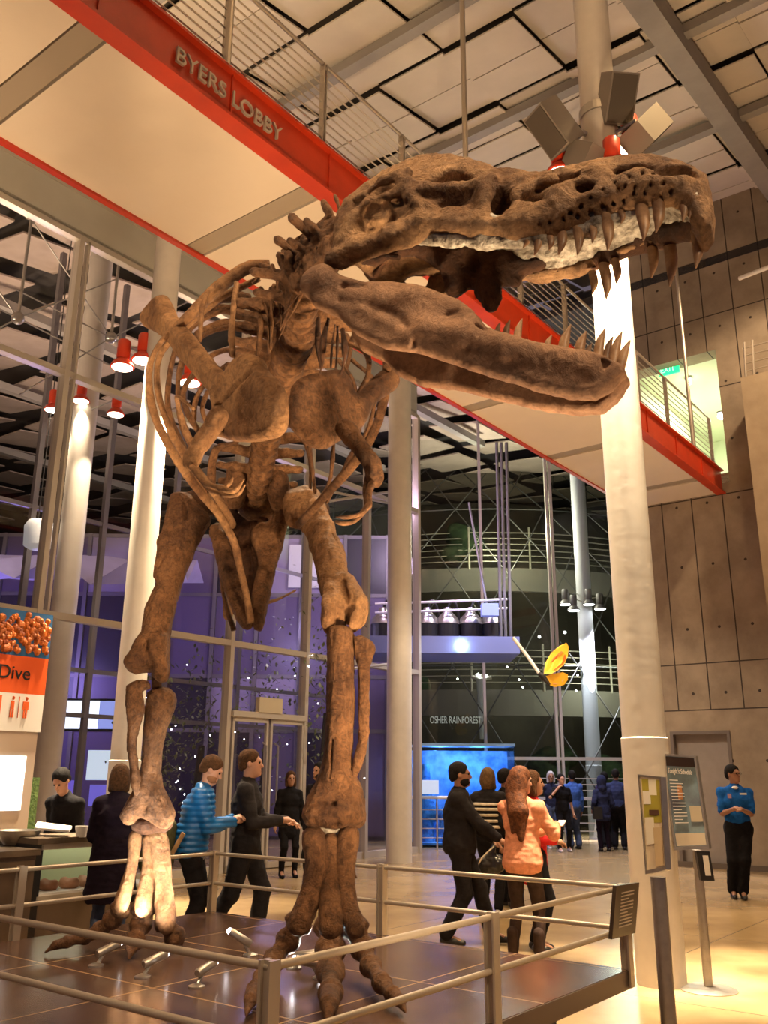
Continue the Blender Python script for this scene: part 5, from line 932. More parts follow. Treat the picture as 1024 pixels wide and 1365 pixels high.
# ================================================================ OUTSIDE AT NIGHT (left)
pur = mat('tent_fabric', (.45, .42, .62), .7, var=.1, vscale=1)
tn = empty('event_tent', (-8, 21, 0), 0, 'purple-lit folded tent roof outside beyond the left column', 'tent')
m = M(); rr = random.Random(9); rows = []
for j in range(5):
    rows.append([(-15 + i * .85, 19.5 + j * 1., 5.6 + (.5 if (i + j) % 2 else 0) + .22 * j + rr.random() * .25) for i in range(13)])
vs = [p for r in rows for p in r]; m.add(vs, [(j * 13 + i, j * 13 + i + 1, (j + 1) * 13 + i + 1, (j + 1) * 13 + i) for j in range(4) for i in range(12)]); m.build('roof_fabric', pur, tn)
for x in (-14, -10.5, -7.6, -5.2): M().tube([(x, 19.5, 0), (x, 19.5, 6.0)], .07, 8).build('tent_pole', mulld_m, tn)
fa = empty('violet_backdrop', (-7, 24.2, 0), 0, 'violet glazed backdrop added across the terrace, seen through the glass doors', 'backdrop')  # added backdrop whose violet tones stand in for purple haze
M().box(-17, .45, 24.2, 24.4, 0, 8).build('wall', mat('backdrop_wall', (.10, .085, .14), .7, col2=(.20, .17, .26), vscale=.5), fa)
for i in range(15): x = -16.4 + i * 1.18; M().box(x - .05, x + .05, 24.05, 24.2, 0, 8).build('mullion', mulld_m, fa)
for z in (2.7, 4.1, 6.3, 7.95): M().box(-17, .45, 24.1, 24.2, z - .05, z + .05).build('transom', mulld_m, fa)
rr = random.Random(4); fm3 = [mat('pane_%s' % 'abc'[k], c, .35) for k, c in enumerate(((.03, .025, .04), (.14, .11, .2), (.32, .28, .40)))]
for i in range(14):
    for z0, z1 in ((.1, 2.65), (2.75, 4.05), (4.15, 6.25), (6.35, 7.9)): x = -16.4 + i * 1.18; M().box(x + .06, x + 1.12, 24.12, 24.2, z0, z1).build('pane', fm3[rr.choice((0, 0, 1, 1, 2))], fa)
M().box(-2.6, -1.35, 24.02, 24.1, 6.5, 7.7).build('blind', mat('blind_pale', (.75, .78, .75), .6), fa)
bw_m = mat('outer_wall', (.09, .075, .085), .8, col2=(.14, .115, .12), vscale=.4)
m = M(); bxyz(m, -45, 45, 56, 57, -1, 12); struct('wall_far', m, bw_m)
m = M(); bxyz(m, -46, -45, -5, 57, -1, 12); struct('wall_left', m, bw_m); m = M(); bxyz(m, 18, 19, 24.5, 57, -1, 12); struct('wall_far_right', m, bw_m)
tv = empty('outdoor_screen', P(125, 975, 20), 0, 'glowing bluish white screen outside beyond the left glass', 'screen'); a_, b_ = P(82, 931, 20), P(178, 975, 20); bxyz(M(), a_[0], b_[0], 20, 20.12, b_[2], a_[2]).build('frame', black_m, tv)
bxyz(M(), P(86, 950, 20)[0], P(132, 950, 20)[0], 19.97, 20, b_[2] + .05, a_[2] - .05).build('display', mat('screen_a', (.9, .95, 1), .4, emit=(.75, .85, 1), es=1.6), tv); bxyz(M(), P(133, 950, 20)[0], P(176, 950, 20)[0], 19.97, 20, b_[2] + .05, a_[2] - .05).build('display', mat('screen_b', (.3, .4, .8), .4, emit=(.3, .38, .9), es=.8), tv)
k = 0
def foliage_tree(x, y, h, r, lab, seed):
    t = empty('night_tree', (x, y, 0), 0, lab, 'tree', 'dark trees outside'); q = random.Random(seed); M().tube([(x, y, 0), (x + .1, y, h * .6)], [.12, .07], 8).build('trunk', dark_m, t)
    m = M()
    for i in range(520):
        a, b, s = q.gauss(0, .4) * r, q.gauss(0, .4) * r, .035 + .04 * q.random(); c = np.array((x + a, y + b, h * .72 + q.gauss(0, .26) * h * .8)); d = np.array((q.gauss(0, 1), q.gauss(0, 1), q.gauss(0, 1))); d /= np.linalg.norm(d); e = np.cross(d, (0, 0, 1.)); e /= np.linalg.norm(e) + 1e-6; m.add([c - d * s, c + e * s * .5, c + d * s, c - e * s * .5], [(0, 1, 2, 3)])
    m.build('leaves', pg2, t)
    for i in range(14): M().sphere((x + q.gauss(0, .5) * r, y - .3 * r + q.gauss(0, .2), h * .6 + q.gauss(0, .25) * h), .012, 6).build('fairy_light', lensw_m, t)
pg2 = mat('night_leaf', (.08, .12, .05), .7, col2=(.2, .22, .1), vscale=3)
foliage_tree(*P(262, 1000, 19)[:2], 3.6, .9, 'small dark tree with fairy lights outside, left of the doors', 1); foliage_tree(*P(350, 1000, 21)[:2], 4.2, 1.1, 'dark tree with fairy lights outside behind the doors', 2); foliage_tree(*P(428, 1000, 18)[:2], 4.6, .9, 'dark tree outside just right of the doors', 3); foliage_tree(*P(205, 1000, 17)[:2], 3., .7, 'small dark shrub tree outside beside the lit column', 4)
ln_ = empty('lantern_reflection', P(50, 715, 15), 0, 'white jar shape outside the glass, upper left, standing in for a reflection', 'reflection'); M().lathe(np.array(P(50, 732, 15)), [(.16, 0), (.24, .05), (.26, .4), (.2, .5)], 18).build('shade', mat('reflection_white', (.6, .62, .62), .5, emit=(.8, .85, .85), es=.25), ln_, smooth=True); M().tube([P(50, 700, 15), (P(50, 700, 15)[0], 15, 11.4)], .01, 6).build('cord', black_m, ln_)  # glowing jar shape built where the glass shows a reflection
# plain glowing shop-like windows low outside
for i, (x0, x1, y0, y1, D, c, e, lab) in enumerate(((118, 148, 1000, 1040, 19, (.6, .75, .9), .8, 'pale lit window outside just behind the server'), (58, 100, 1040, 1070, 19, (.2, .15, .8), .6, 'violet lit low screen outside left of the server'), (120, 150, 1046, 1075, 19, (.2, .18, .9), .5, 'violet lit low screen outside right of the server'))):
    a_, b_ = P(x0, y0, D), P(x1, y1, D); o = bxyz(M(), a_[0], b_[0], D, D + .08, b_[2], a_[2]).build('light_box', mat('glow_%s' % 'abc'[i], c, .5, emit=c, es=e), label=lab, cat='light box')
# ================================================================ PEOPLE
skin_a = mat('skin_light', (.52, .27, .17), .5, var=.06, vscale=8); skin_b = mat('skin_tan', (.34, .17, .10), .5, var=.06, vscale=8)
eye_m = mat('eye_dark', (.02, .015, .012), .2)
def ik(a, b, l1, l2, hint):
    a, b = np.array(a, float), np.array(b, float); d = b - a; L_ = np.linalg.norm(d)
    if L_ > (l1 + l2) * .995: b = a + d / L_ * (l1 + l2) * .995; d = b - a; L_ = np.linalg.norm(d)
    u = d / L_; x = (l1 * l1 - l2 * l2 + L_ * L_) / (2 * L_); h = math.sqrt(max(l1 * l1 - x * x, 0)); hv = np.array(hint, float); hv -= (hv @ u) * u; hv /= np.linalg.norm(hv) + 1e-9
    return a + u * x + hv * h, b
def rz3(v, a, piv=(0, 0, 0)): 
    v = np.array(v, float) - piv; c, s = math.cos(a), math.sin(a); return np.array((c * v[0] - s * v[1], s * v[0] + c * v[1], v[2])) + piv
def person(lab, pos, face, H=1.75, h=.011, hands=((-.22, .05, .80), (.22, .05, .80)), feet=((-.1, 0, .09), (.1, 0, .09)), head=(0, 0), lean=0., girl=False, top=None, top_m=None, hem=.86, sleeve=1., skirt=0., puff=0.,
           pants_m=None, shoe_m=None, hair_m=None, hair='short', skin=None, tilt=None, elbow=(0, -1, -.3), fit=1., beard=None, stripes=None, boots=False, extras=None, glasses=False, group=None, sit=0, arms_elb=None):
    """local frame: +Y is where the person faces, z up, metres for a 1.75 m figure, scaled by H"""
    k = H / 1.75; t = empty('person', (pos[0], pos[1], pos[2] if len(pos) > 2 else 0), face, lab, 'person', group); t.scale = (k, k, k)
    sw_ = .165 if girl else .185; hp = np.array((0, 0, .93)); ch = np.array((0, lean * .35, 1.26)); nk = np.array((0, lean * .55, 1.46)); hd = nk + np.array((0, .02 + lean * .12 - head[1] * .06, .155 - abs(head[1]) * .015))
    sh = [nk + np.array((-sw_ + .01, -.01, -.085)), nk + np.array((sw_ - .01, -.01, -.085))]; el, wr = [], []
    for s in (0, 1):
        e = elbow if arms_elb is None else arms_elb[s]; a, b = ik(sh[s], hands[s], .285, .255, ((-.35 if s == 0 else .35) + e[0], e[1], e[2])); el.append(a); wr.append(b)
    hips = [hp + np.array((-.085, 0, -.02)), hp + np.array((.085, 0, -.02))]; kn, an = [], []
    for s in (0, 1): a, b = ik(hips[s], feet[s], .43, .425, (0, 1, .1)); kn.append(a); an.append(b)
    f = 1. if not girl else .88; lo = np.min([*wr, *an, hd, *el, (-.26, -.2, -.02)], 0) - .26; hi = np.max([*wr, *an, hd, *el, (.26, .2, 1.7)], 0) + .26; lo[2] = -.04
    s = SDF(lo, hi, h); s.cap(hp + (0, 0, -.03), hp + (0, 0, .1), .11 * f, .1 * f, .05, sq=(.8, 1, 1)); s.cap(hp + (0, 0, .1), ch, .1 * f, .115 * f, .05, sq=(.8, 1.1, 1)); s.cap(ch, nk - (0, 0, .08), .115 * f, .09 * f, .05, sq=(.75, 1.1, 1)); s.cap(nk - (0, 0, .05), hd - (0, .015, .03), .052, .05, .02)
    for q in (0, 1):
        s.cap(nk - (0, 0, .05), sh[q], .05, .05, .04); s.cap(sh[q], el[q], .048 * f, .038 * f, .03); s.cap(el[q], wr[q], .038 * f, .025, .02); s.cap(hips[q], kn[q], .082 * f, .05 * f, .04); s.cap(kn[q], an[q], .052 * f, .034, .02); s.cap(an[q], an[q] + (0, .12, -.05), .034, .03, .02)
        d = wr[q] - el[q]; d /= np.linalg.norm(d); sd = 1 if q else -1; side = np.cross(d, (0, 0, 1.)) if abs(d[2]) < .8 else np.array((0, 1., 0)); side /= np.linalg.norm(side); nn = np.cross(side, d); nn = nn if nn[2] < 0 or abs(d[2]) > .8 else -nn
        pc = wr[q] + d * .05; s.cap(wr[q], pc + d * .02, .024, .03, .015); s.cap(pc - side * .018, pc + side * .018, .022, k=.012)
        for i, (o_, L_) in enumerate(((-.03, .075), (-.01, .085), (.01, .08), (.03, .062))):
            a = pc + side * o_ + d * .03; b = a + d * L_ * .5 + nn * .012; c = b + d * L_ * .3 + nn * .035; s.cap(a, b, .0105, .010, .006); s.cap(b, c, .010, .008, .004)
        a = pc - d * .02 - side * .03 * (1 if q else -1); b = a - side * .03 * (1 if q else -1) + d * .03 + nn * .015; s.cap(a, b, .013, .011, .01); s.cap(b, b + d * .03, .011, .009, .005)
    # head, turned by head[0] (yaw) and bowed by head[1] (pitch)
    R_ = Matrix.Rotation(head[0], 3, 'Z') @ Matrix.Rotation(head[1], 3, 'X'); hh = lambda v: hd + np.array(R_ @ Vector(v))
    s.ell(hh((0, -.012, .03)), (.076, .095, .09), .02, rot=R_); s.ell(hh((0, .018, -.025)), (.062, .075, .085), .03, rot=R_); s.cap(hh((0, .07, -.085)), hh((0, .055, -.09)), .03, k=.03)
    s.cap(hh((0, .088, .015)), hh((0, .108, -.022)), .011, .014, .012); s.cap(hh((-.025, .082, .03)), hh((.025, .082, .03)), .014, k=.015); s.cap(hh((-.02, .088, -.052)), hh((.02, .088, -.052)), .009, k=.008)
    for q in (-1, 1): s.ell(hh((q * .03, .088, .012)), (.016, .012, .011), .01, True, R_); s.ell(hh((q * .078, -.005, .0)), (.012, .02, .032), .01, rot=R_)
    body = put('body', s.mesh('body'), skin or skin_a, t)
    m = M(); [m.sphere(hh((q * .03, .083, .012)), .0105, 8) for q in (-1, 1)]
    for q in (-1, 1): M().sphere(hh((q * .03, .084, .012)), .0105, 8).build('eye', eye_m, body, off=(0, 0, 0))
    # trousers
    s = SDF(lo, hi, h); s.cap(hp + (0, 0, -.02), hp + (0, 0, .1), .135 * f, .12 * f, .04, sq=(.82, 1, 1))
    lr_ = .098 * f if boots else (.1 if girl else .108); w2 = 1 if girl else 1.12
    for q in (0, 1): s.cap(hips[q], kn[q], lr_, .07 * f * w2, .05); s.cap(kn[q], an[q] + (0, 0, .02), .068 * f * w2, (.048 if boots else .064) * f * w2, .03)
    put('trousers', s.mesh('trousers', lambda c: .010 * fbm(c * np.array((12, 12, 9)), 3, 3) + .006 * fbm(c * np.array((10, 10, 18)), 2, 8, True)), pants_m, t)
    for q in (0, 1):
        a = an[q]; s = SDF(a - .22, a + .26, h * .8); yw = .12; z0_ = a[2] - .09; s.cap(a + (0, -.03, -.045), a + (0, .07, -.055), .042, .04, .02); s.cap(a + (0, .07, -.058), a + (0, .16, -.066), .04, .03, .03)
        if boots: s.cap(a, a + (0, -.01, .2), .046, .05, .03)
        s.op(a - .3, a + (.3, .3, -.08), lambda X, Y, Z_, z0_=z0_: Z_ - z0_ - .004, 0.002, True) if False else None
        put('shoe', s.mesh('shoe'), shoe_m or (pants_m if boots else black_m), t)
    # upper garment
    s = SDF(lo, hi, h); g = fit * 1.; pz = hp + (0, 0, hem - .93) if hem < .93 else hp + (0, 0, 0)
    s.cap(pz + (0, 0, .09), ch, (.135 + skirt * .3) * f * g, .138 * f * g, .05, sq=(.8, 1.02, 1)); s.cap(ch, nk - (0, 0, .09), .14 * f * g, .11 * f * g, .05, sq=(.76, 1.02, 1)); s.cap(nk - (0, .0, .05), nk + (0, 0, .0), .064, .06 if hair != 'hood' else .07, .03)
    if hem < .86: s.cap(hp + (0, 0, .1), (0, 0, hem + .1), .14 * f * g, (.15 + skirt) * f * g, .05, sq=(.85, 1, 1))
    for q in (0, 1):
        s.cap(nk - (0, 0, .05), sh[q], .052, .062 * g, .05)
        if sleeve >= 1: s.cap(sh[q], el[q], .064 * g, .056 * g, .03); s.cap(el[q], wr[q] - (wr[q] - el[q]) * .06, .058 * g, .044 * g, .02)
        else: s.cap(sh[q], sh[q] + (el[q] - sh[q]) * sleeve, .062, .062, .03)
    s.op((-.6, -.6, -.1), (.6, .6, hem), lambda X, Y, Z_: Z_ - hem, .01, True) if True else None
    # keep forearms that hang below the hem line
    if sleeve >= 1:
        for q in (0, 1):
            if wr[q][2] < hem + .06: s.cap(sh[q] + (el[q] - sh[q]) * .9, el[q], .058 * g, .056 * g, .01); s.cap(el[q], wr[q] - (wr[q] - el[q]) * .06, .056 * g, .044 * g, .01)
    nzf = (lambda c: .012 * fbm(c * np.array((9, 9, 14)), 3, 5) + .010 * fbm(c * np.array((7, 7, 13)), 2, 8, True)) if not puff else (lambda c: puff * np.abs(np.sin(c[:, 2] * PI / .052 + .8 * c[:, 0])) + .004 * fbm(c * 12, 3, 5) - puff * .4)
    tp_o = put(top or 'jacket', s.mesh('top', nzf), top_m, t)
    if stripes:
        for z0_ in stripes[1]:
            s2 = SDF(lo, hi, h); s2.cap(pz + (0, 0, .09), ch, .152 * f * g, .155 * f * g, .05, sq=(.8, 1.02, 1)); s2.cap(ch, nk - (0, 0, .09), .157 * f * g, .125 * f * g, .05, sq=(.76, 1.02, 1))
            s2.op((-.6, -.6, -.1), (.6, .6, z0_), lambda X, Y, Z_: Z_ - z0_, .003, True); s2.op((-.6, -.6, z0_ + .03), (.6, .6, 2), lambda X, Y, Z_: z0_ + .034 - Z_, .003, True); put('stripe', s2.mesh('stripe'), stripes[0], tp_o)
    # hair
    if hair_m:
        s = SDF(hd - .75, hd + .25, h * .9); s.ell(hh((0, -.02, .045)), (.088, .106, .096), .02, rot=R_)
        if hair in ('short', 'cap'): s.ell(hh((0, -.06, -.01)), (.075, .06, .07), .02, rot=R_)
        if hair in ('bob', 'long', 'hood'): s.ell(hh((0, -.045, -.03)), (.098, .085, .12), .03, rot=R_); s.cap(hh((-.07, -.01, 0)), hh((-.075, .0, -.11)), .03, .028, .02); s.cap(hh((.07, -.01, 0)), hh((.075, .0, -.11)), .03, .028, .02)
        if hair == 'long': s.cap(hh((0, -.07, -.05)), nk + (0, -.12, -.12), .08, .085, .04, sq=(.85, 1.4, 1)); s.cap(nk + (.02, -.12, -.12), nk + (.03, -.145, -.36), .07, .025, .03, sq=(.9, 1.5, 1)); s.cap(nk + (-.04, -.12, -.12), nk + (-.05, -.14, -.30), .05, .02, .03, sq=(.9, 1.5, 1))
        if hair == 'hood': s.ell(hh((0, -.03, .02)), (.115, .12, .14), .03, rot=R_); s.cap(hh((0, -.03, -.08)), nk + (0, -.03, 0), .1, .11, .04)
        s.ell(hh((0, .09, -.02)), (.072, .075, .1), .01, True, R_)
        if hair in ('short', 'cap'): s.ell(hh((0, .02, -.12)), (.1, .12, .1), .01, True, R_)
        put('hair' if hair != 'hood' else 'hood', s.mesh('hair', lambda c: .006 * fbm(c * np.array((45, 45, 14)), 3, 4)), hair_m, t)
    if beard:
        s = SDF(hd - .2, hd + .2, h * .8); s.ell(hh((0, .03, -.06)), (.066, .072, .06), .01, rot=R_); s.ell(hh((0, .06, .03)), (.09, .09, .065), .01, True, R_); s.cap(hh((-.02, .1, -.05)), hh((.02, .1, -.05)), .014, k=.01, sub=True); put('beard', s.mesh('beard'), beard, t)
    if glasses:
        m = M()
        for q in (-1, 1):
            c = np.array(hh((q * .031, .102, .012))); ring = [c + np.array(R_ @ Vector((.019 * math.cos(a), 0, .015 * math.sin(a)))) for a in np.linspace(0, 2 * PI, 13)]; m.tube(ring, .0022, 5)
            m.tube([hh((q * .05, .1, .015)), hh((q * .08, .0, .012))], .0022, 5)
        m.tube([hh((-.012, .103, .012)), hh((.012, .103, .012))], .0022, 5); m.build('glasses', black_m, t, off=(0, 0, 0))
    t['_j'] = 0; del t['_j']
    return t, dict(hd=hd, hh=hh, wr=wr, el=el, sh=sh, nk=nk, k=k, lo=lo, hi=hi)
def l2w(t, v, k=1.):
    c, s = math.cos(t.rotation_euler[2]), math.sin(t.rotation_euler[2]); v = np.array(v) * k; return np.array((t.location[0] + c * v[0] - s * v[1], t.location[1] + s * v[0] + c * v[1], t.location[2] + v[2]))
cl = lambda n, c, **k: mat('cloth_' + n, c, k.pop('rough', .9), spec=.15, var=.2, vscale=18, bump=.25, bscale=120, **k)
blk = cl('black', (.008, .007, .008)); navy = cl('navy', (.02, .024, .06)); dgrey = cl('dark_grey', (.014, .012, .013)); char = cl('charcoal', (.024, .021, .022)); denim = cl('denim', (.06, .08, .14)); coatm = cl('coat', (.011, .006, .013)); peach = cl('peach', (.60, .24, .13)); puffm = mat('puffer_blue', (.005, .12, .36), .35, var=.15, vscale=6); polo = cl('polo_blue', (.01, .10, .38)); redc = cl('red', (.5, .02, .02)); blue2 = cl('blue', (.05, .12, .42)); cream = cl('cream', (.6, .52, .4)); olive = cl('olive', (.09, .085, .035)); tan = cl('tan_strap', (.45, .28, .13))
hb = mat('hair_brown', (.07, .032, .013), .8, var=.4, vscale=40, spec=.15, bump=.6, bscale=90); hk = mat('hair_black', (.010, .008, .007), .8, spec=.15, bump=.6, bscale=90); hr = mat('hair_auburn', (.05, .016, .006), .7, col2=(.15, .05, .016), vscale=30, spec=.2, bump=.6, bscale=60); hg = mat('hair_grey', (.45, .43, .48), .6, var=.2, vscale=30); hbl = mat('hair_dark_blond', (.12, .07, .03), .8, var=.3, vscale=40, spec=.15, bump=.6)
brn = mat('shoe_tan', (.25, .15, .08), .5); wsh = mat('shoe_pale', (.5, .45, .42), .5)
RT = -PI / 2; CAMF = PI
# server behind the counter, bent over the food
person('person in black uniform and cap serving food behind the counter', (P(92, 1150, 9.75)[0], 9.75), PI - .35, 1.66, hands=((-.02, .33, 1.0), (.1, .32, 1.02)), head=(.1, -.65), lean=.3, top='uniform_shirt', top_m=blk, pants_m=blk, hair_m=hk, hair='cap', skin=skin_a, hem=.85)
cp = [o for o in bpy.data.objects if o.get('label', '').startswith('person in black uniform')][0]
# customer in the long dark coat, from behind
person('person in a long black coat seen from behind at the cafe counter', (P(150, 1150, 8.75)[0], 8.75), .25, 1.69, hands=((-.12, .3, 1.05), (.14, .32, 1.05)), head=(-.1, -.35), lean=.12, girl=True, top='coat', top_m=coatm, hem=.5, skirt=.05, fit=1.15, pants_m=denim, hair_m=hb, hair='bob', skin=skin_a)
# man in the blue puffer jacket looking at his phone
tb, jb = person('person in a bright blue puffer jacket looking down at a phone', (P(252, 1150, 8.95)[0], 8.95), RT + .12, 1.78, h=.0095, hands=((-.02, .38, 1.17), (.04, .39, 1.15)), head=(-.05, -.5), lean=.16, top='puffer_jacket', top_m=puffm, puff=.014, hem=.82, fit=1.06, pants_m=dgrey, hair_m=hb, skin=skin_a, beard=mat('beard_ginger', (.28, .12, .05), .7), elbow=(0, -.6, -.8))
def held_box(nm, t, c, sx, sy, sz, mt, lab, cat, rx=0, k=1.):
    p = l2w(t, c, k); o = M().box(-sx, sx, -sy, sy, -sz, sz).build(nm, mt, off=(0, 0, 0)); o.location = p; o.rotation_euler = (rx, 0, t.rotation_euler[2]); return tag(o, lab, cat)
held_box('smartphone', tb, (.01, .50, 1.18), .036, .075, .005, mat('phone_grey', (.3, .3, .33), .3), 'pale phone held by the visitor in the blue puffer jacket', 'phone', .25, 1.78 / 1.75)
bp_ = empty('backpack', l2w(tb, (.05, -.28, .86)), 0, 'olive green backpack with tan straps hanging behind the blue puffer jacket', 'backpack'); bc = np.array(l2w(tb, (.08, -.27, 1.0)))
s = SDF(bc - .42, bc + .42, .012); s.cap(bc + (.02, 0, .1), bc + (-.02, 0, -.16), .13, .16, .05, sq=(1, .8, 1)); s.cap(bc + (-.07, -.09, -.14), bc + (.06, -.09, -.14), .08, k=.04); put('bag_body', s.mesh('bag', nz(.015, 9, 2)), olive, bp_, tuple(bp_.location))
for a, b in (((-.12, -.15, -.16), (.0, -.16, .03)), ((.14, -.1, -.1), (.24, -.13, .08))): M().tube([bc + a, bc + b], .022, 8, flat=.4).build('strap', tan, bp_, smooth=True)
# man in the dark jacket striding right
person('person in a dark jacket with short brown hair walking right past the doors', (P(326, 1150, 9.2)[0], 9.2), RT + .05, 1.84, h=.0095, hands=((-.06, .36, 1.10), (.14, .32, 1.12)), feet=((-.1, .12, .09), (.1, -.34, .14)), head=(-.1, 0), top='jacket', top_m=char, hem=.86, pants_m=dgrey, hair_m=hb, skin=skin_a, elbow=(0, -.9, -.5))
# figures near the doors
person('person in a knee-length black coat and boots standing by the glass doors', (P(384, 1150, 15.6)[0], 15.6), CAMF + .3, 1.66, h=.015, hands=((-.25, .03, .85), (.25, .05, .85)), girl=True, top='coat', top_m=blk, hem=.62, skirt=.03, pants_m=blk, hair_m=hb, hair='bob', skin=skin_b, boots=True, feet=((-.12, 0, .09), (.12, .05, .09)))
person('person in a dark top half hidden behind the near leg bone', (P(424, 1150, 13.4)[0], 13.4), CAMF - .7, 1.78, h=.015, top='jacket', top_m=dgrey, hem=.86, pants_m=blk, hair_m=hk, skin=skin_b, beard=hk)
# man with glasses walking right
person('person with glasses and a black jacket walking right beside the striped cape', (P(613, 1150, 9.66)[0], 9.66), RT - .1, 1.74, h=.0095, hands=((-.12, .34, .98), (.14, .42, .98)), feet=((-.09, .30, .09), (.1, -.14, .1)), head=(.0, 0), top='jacket', top_m=dgrey, hem=.84, pants_m=dgrey, hair_m=hk, skin=skin_b, glasses=True, beard=hk, shoe_m=black_m, fit=1.12, elbow=(0, -1, -.3))
ts_, js_ = person('person with dark blond hair in a black cape with cream stripes, seen from behind', (P(653, 1150, 11.6)[0], 11.6), -.5, 1.70, h=.012, hands=((-.2, .12, .9), (.2, .12, .9)), girl=True, top='cape', top_m=dgrey, hem=.9, fit=1.25, pants_m=blk, hair_m=hbl, hair='bob', skin=skin_a, shoe_m=wsh, stripes=(cream, (1.02, 1.09, 1.16, 1.23, 1.29)))
person('bearded person with a cap of dark hair just behind the striped cape', (P(676, 1150, 12.4)[0], 12.4), RT + .5, 1.70, h=.015, hands=((-.2, .12, .9), (.2, .12, .9)), top='jacket', top_m=blk, pants_m=blk, hair_m=hk, skin=skin_b, beard=hk)
hbg = empty('handbag', P(645, 1150, 11.0), 0, 'black glossy handbag with pale edging carried at the hip beside the peach blouse', 'handbag'); c = W3(652, 1147, 10.6); s = SDF(c - .3, c + .3, .012); s.cap(c + (-.06, 0, -.08), c + (.09, 0, -.03), .12, .09, .05, sq=(1, 1.6, 1)); s.cap(c + (.02, 0, .04), c + (.06, 0, .14), .05, .03, .04); put('bag_body', s.mesh('bag', nz(.03, 9, 2, .01, 16)), mat('bag_gloss', (.02, .018, .018), .18), hbg, tuple(hbg.location))
M().tube([c + (-.15, -.06, -.08), c + (-.08, -.09, .04), c + (.05, -.07, .15)], .008, 6, m=10).build('piping', cream, hbg, smooth=True); M().tube([c + (.05, 0, .12), c + (.02, 0, .3), c + (.1, 0, .13)], .008, 6, m=12).build('handle', black_m, hbg, smooth=True)
# woman in the peach blouse
tw, jw_ = person('person with long auburn hair in a peach blouse, back to the camera', (P(697, 1150, 8.6)[0], 8.6), -.42, 1.69, h=.0095, hands=((.10, .34, 1.14), (.24, .34, 1.2)), head=(-.75, -.12), girl=True, top='blouse', top_m=peach, hem=.80, fit=1.02, skirt=.02, pants_m=cl('black_brown', (.035, .02, .015)), hair_m=hr, hair='long', skin=skin_a, boots=True, feet=((-.12, 0, .09), (.12, .02, .09)), elbow=(.1, -.6, -.8), lean=.02)
held_box('smartphone', tw, (.27, .44, 1.22), .034, .07, .005, mat('phone_peach', (.7, .42, .3), .3), 'pale phone held out by the visitor in the peach blouse', 'phone', .3, 1.69 / 1.75)
person('person in a long red coat almost hidden beyond the peach blouse', (P(712, 1150, 9.35)[0], 9.35), RT, 1.66, h=.012, hands=((-.1, .2, 1.05), (.1, .2, 1.05)), girl=True, top='coat', top_m=redc, hem=.62, fit=.95, pants_m=blk, hair_m=hb, hair='bob', skin=skin_b)
# far group
person('grey-haired person in navy raising an arm to point left', P(737, 1150, 21.6)[:2], CAMF + .6, 1.70, h=.016, hands=((.66, .22, 1.56), (-.2, .1, .9)), arms_elb=((0, 0, 1), (0, -1, 0)), top='jumper', top_m=navy, pants_m=navy, hair_m=hg, hair='bob', skin=skin_b, girl=True) if False else None
person('grey-haired person in navy raising an arm to point left', P(739, 1150, 21.9)[:2], CAMF, 1.72, h=.016, hands=((-.2, .1, .88), (.62, .12, 1.58)), arms_elb=((0, -1, 0), (0, 0, -1)), top='jumper', top_m=navy, pants_m=denim, hair_m=hg, hair='bob', skin=skin_b, girl=True, group=None, shoe_m=wsh)
person('person in a black tee facing the camera, one hand raised', P(753, 1150, 21.2)[:2], CAMF + .15, 1.66, h=.014, hands=((.12, .2, 1.42), (-.26, .05, .86))[::-1] if False else ((-.26, .03, .84), (.16, .16, 1.4)), head=(.1, 0), girl=True, top='tee', top_m=blk, sleeve=.8, hem=.84, pants_m=blk, hair_m=hk, skin=skin_a, shoe_m=wsh, feet=((-.12, .0, .09), (.16, .16, .09)), arms_elb=((0, -1, 0), (.6, 0, -1)))
person('person in a blue shirt and jeans standing behind the black tee', P(768, 1150, 21.9)[:2], .2, 1.74, h=.016, top='shirt', top_m=blue2, pants_m=denim, hair_m=hk, skin=skin_b)
person('person in a dark hooded coat seen from behind beside the far column', P(808, 1150, 21.3)[:2], .05, 1.62, h=.014, hands=((-.22, .1, .98), (.2, .2, 1.0)), girl=True, top='coat', top_m=navy, hem=.7, skirt=.02, pants_m=coatm, hair_m=navy, hair='hood', skin=skin_b)
person('person in a navy jacket standing half behind the right column', P(828, 1150, 21.8)[:2], -.3, 1.78, h=.016, top='jacket', top_m=cl('navy_light', (.03, .04, .10)), pants_m=blk, hair_m=hk, skin=skin_b)
person('dark-haired person whose head shows just above the hooded coat', P(812, 1150, 22.6)[:2], .3, 1.72, h=.016, top='jacket', top_m=cl('violet', (.06, .04, .12)), pants_m=blk, hair_m=hk, skin=skin_b)
sbg = M().box(-.1, .1, -.06, .06, 0, .26).build('shoulder_bag', black_m, off=(0, 0, 0)); sbg.location = P(797, 1092, 21.1); tag(sbg, 'small black shoulder bag at the hip of the hooded coat', 'bag')
# staff member in the blue polo
to, jo = person('person in a royal blue polo shirt and black trousers standing by the concrete wall', (5.0, 13.3), CAMF - .25, 1.78, h=.0105, hands=((-.05, .27, 1.15), (.07, .27, 1.16)), head=(.75, 0), top='polo_shirt', top_m=polo, sleeve=.85, hem=.93, pants_m=blk, hair_m=hk, skin=skin_b, glasses=True, feet=((.02, .02, .09), (.14, -.06, .09)), elbow=(0, -.5, -.6), fit=.98)
bd = M().box(-.045, .045, -.004, .004, -.012, .012).build('name_badge', white_m, to, off=(0, 0, 0)); bd.location = (-.09, .16, 1.36); bd2 = M().box(-.025, .025, -.003, .003, -.03, .03).build('chest_emblem', mat('emblem_pink', (.5, .3, .4), .5), to, off=(0, 0, 0)); bd2.location = (.09, .155, 1.33)
M().sphere((0, 0, 0), .045, 10, 1, .8, .5).build('collar', white_m, to, off=(0, 0, 0)).location = (0, .085, 1.44)
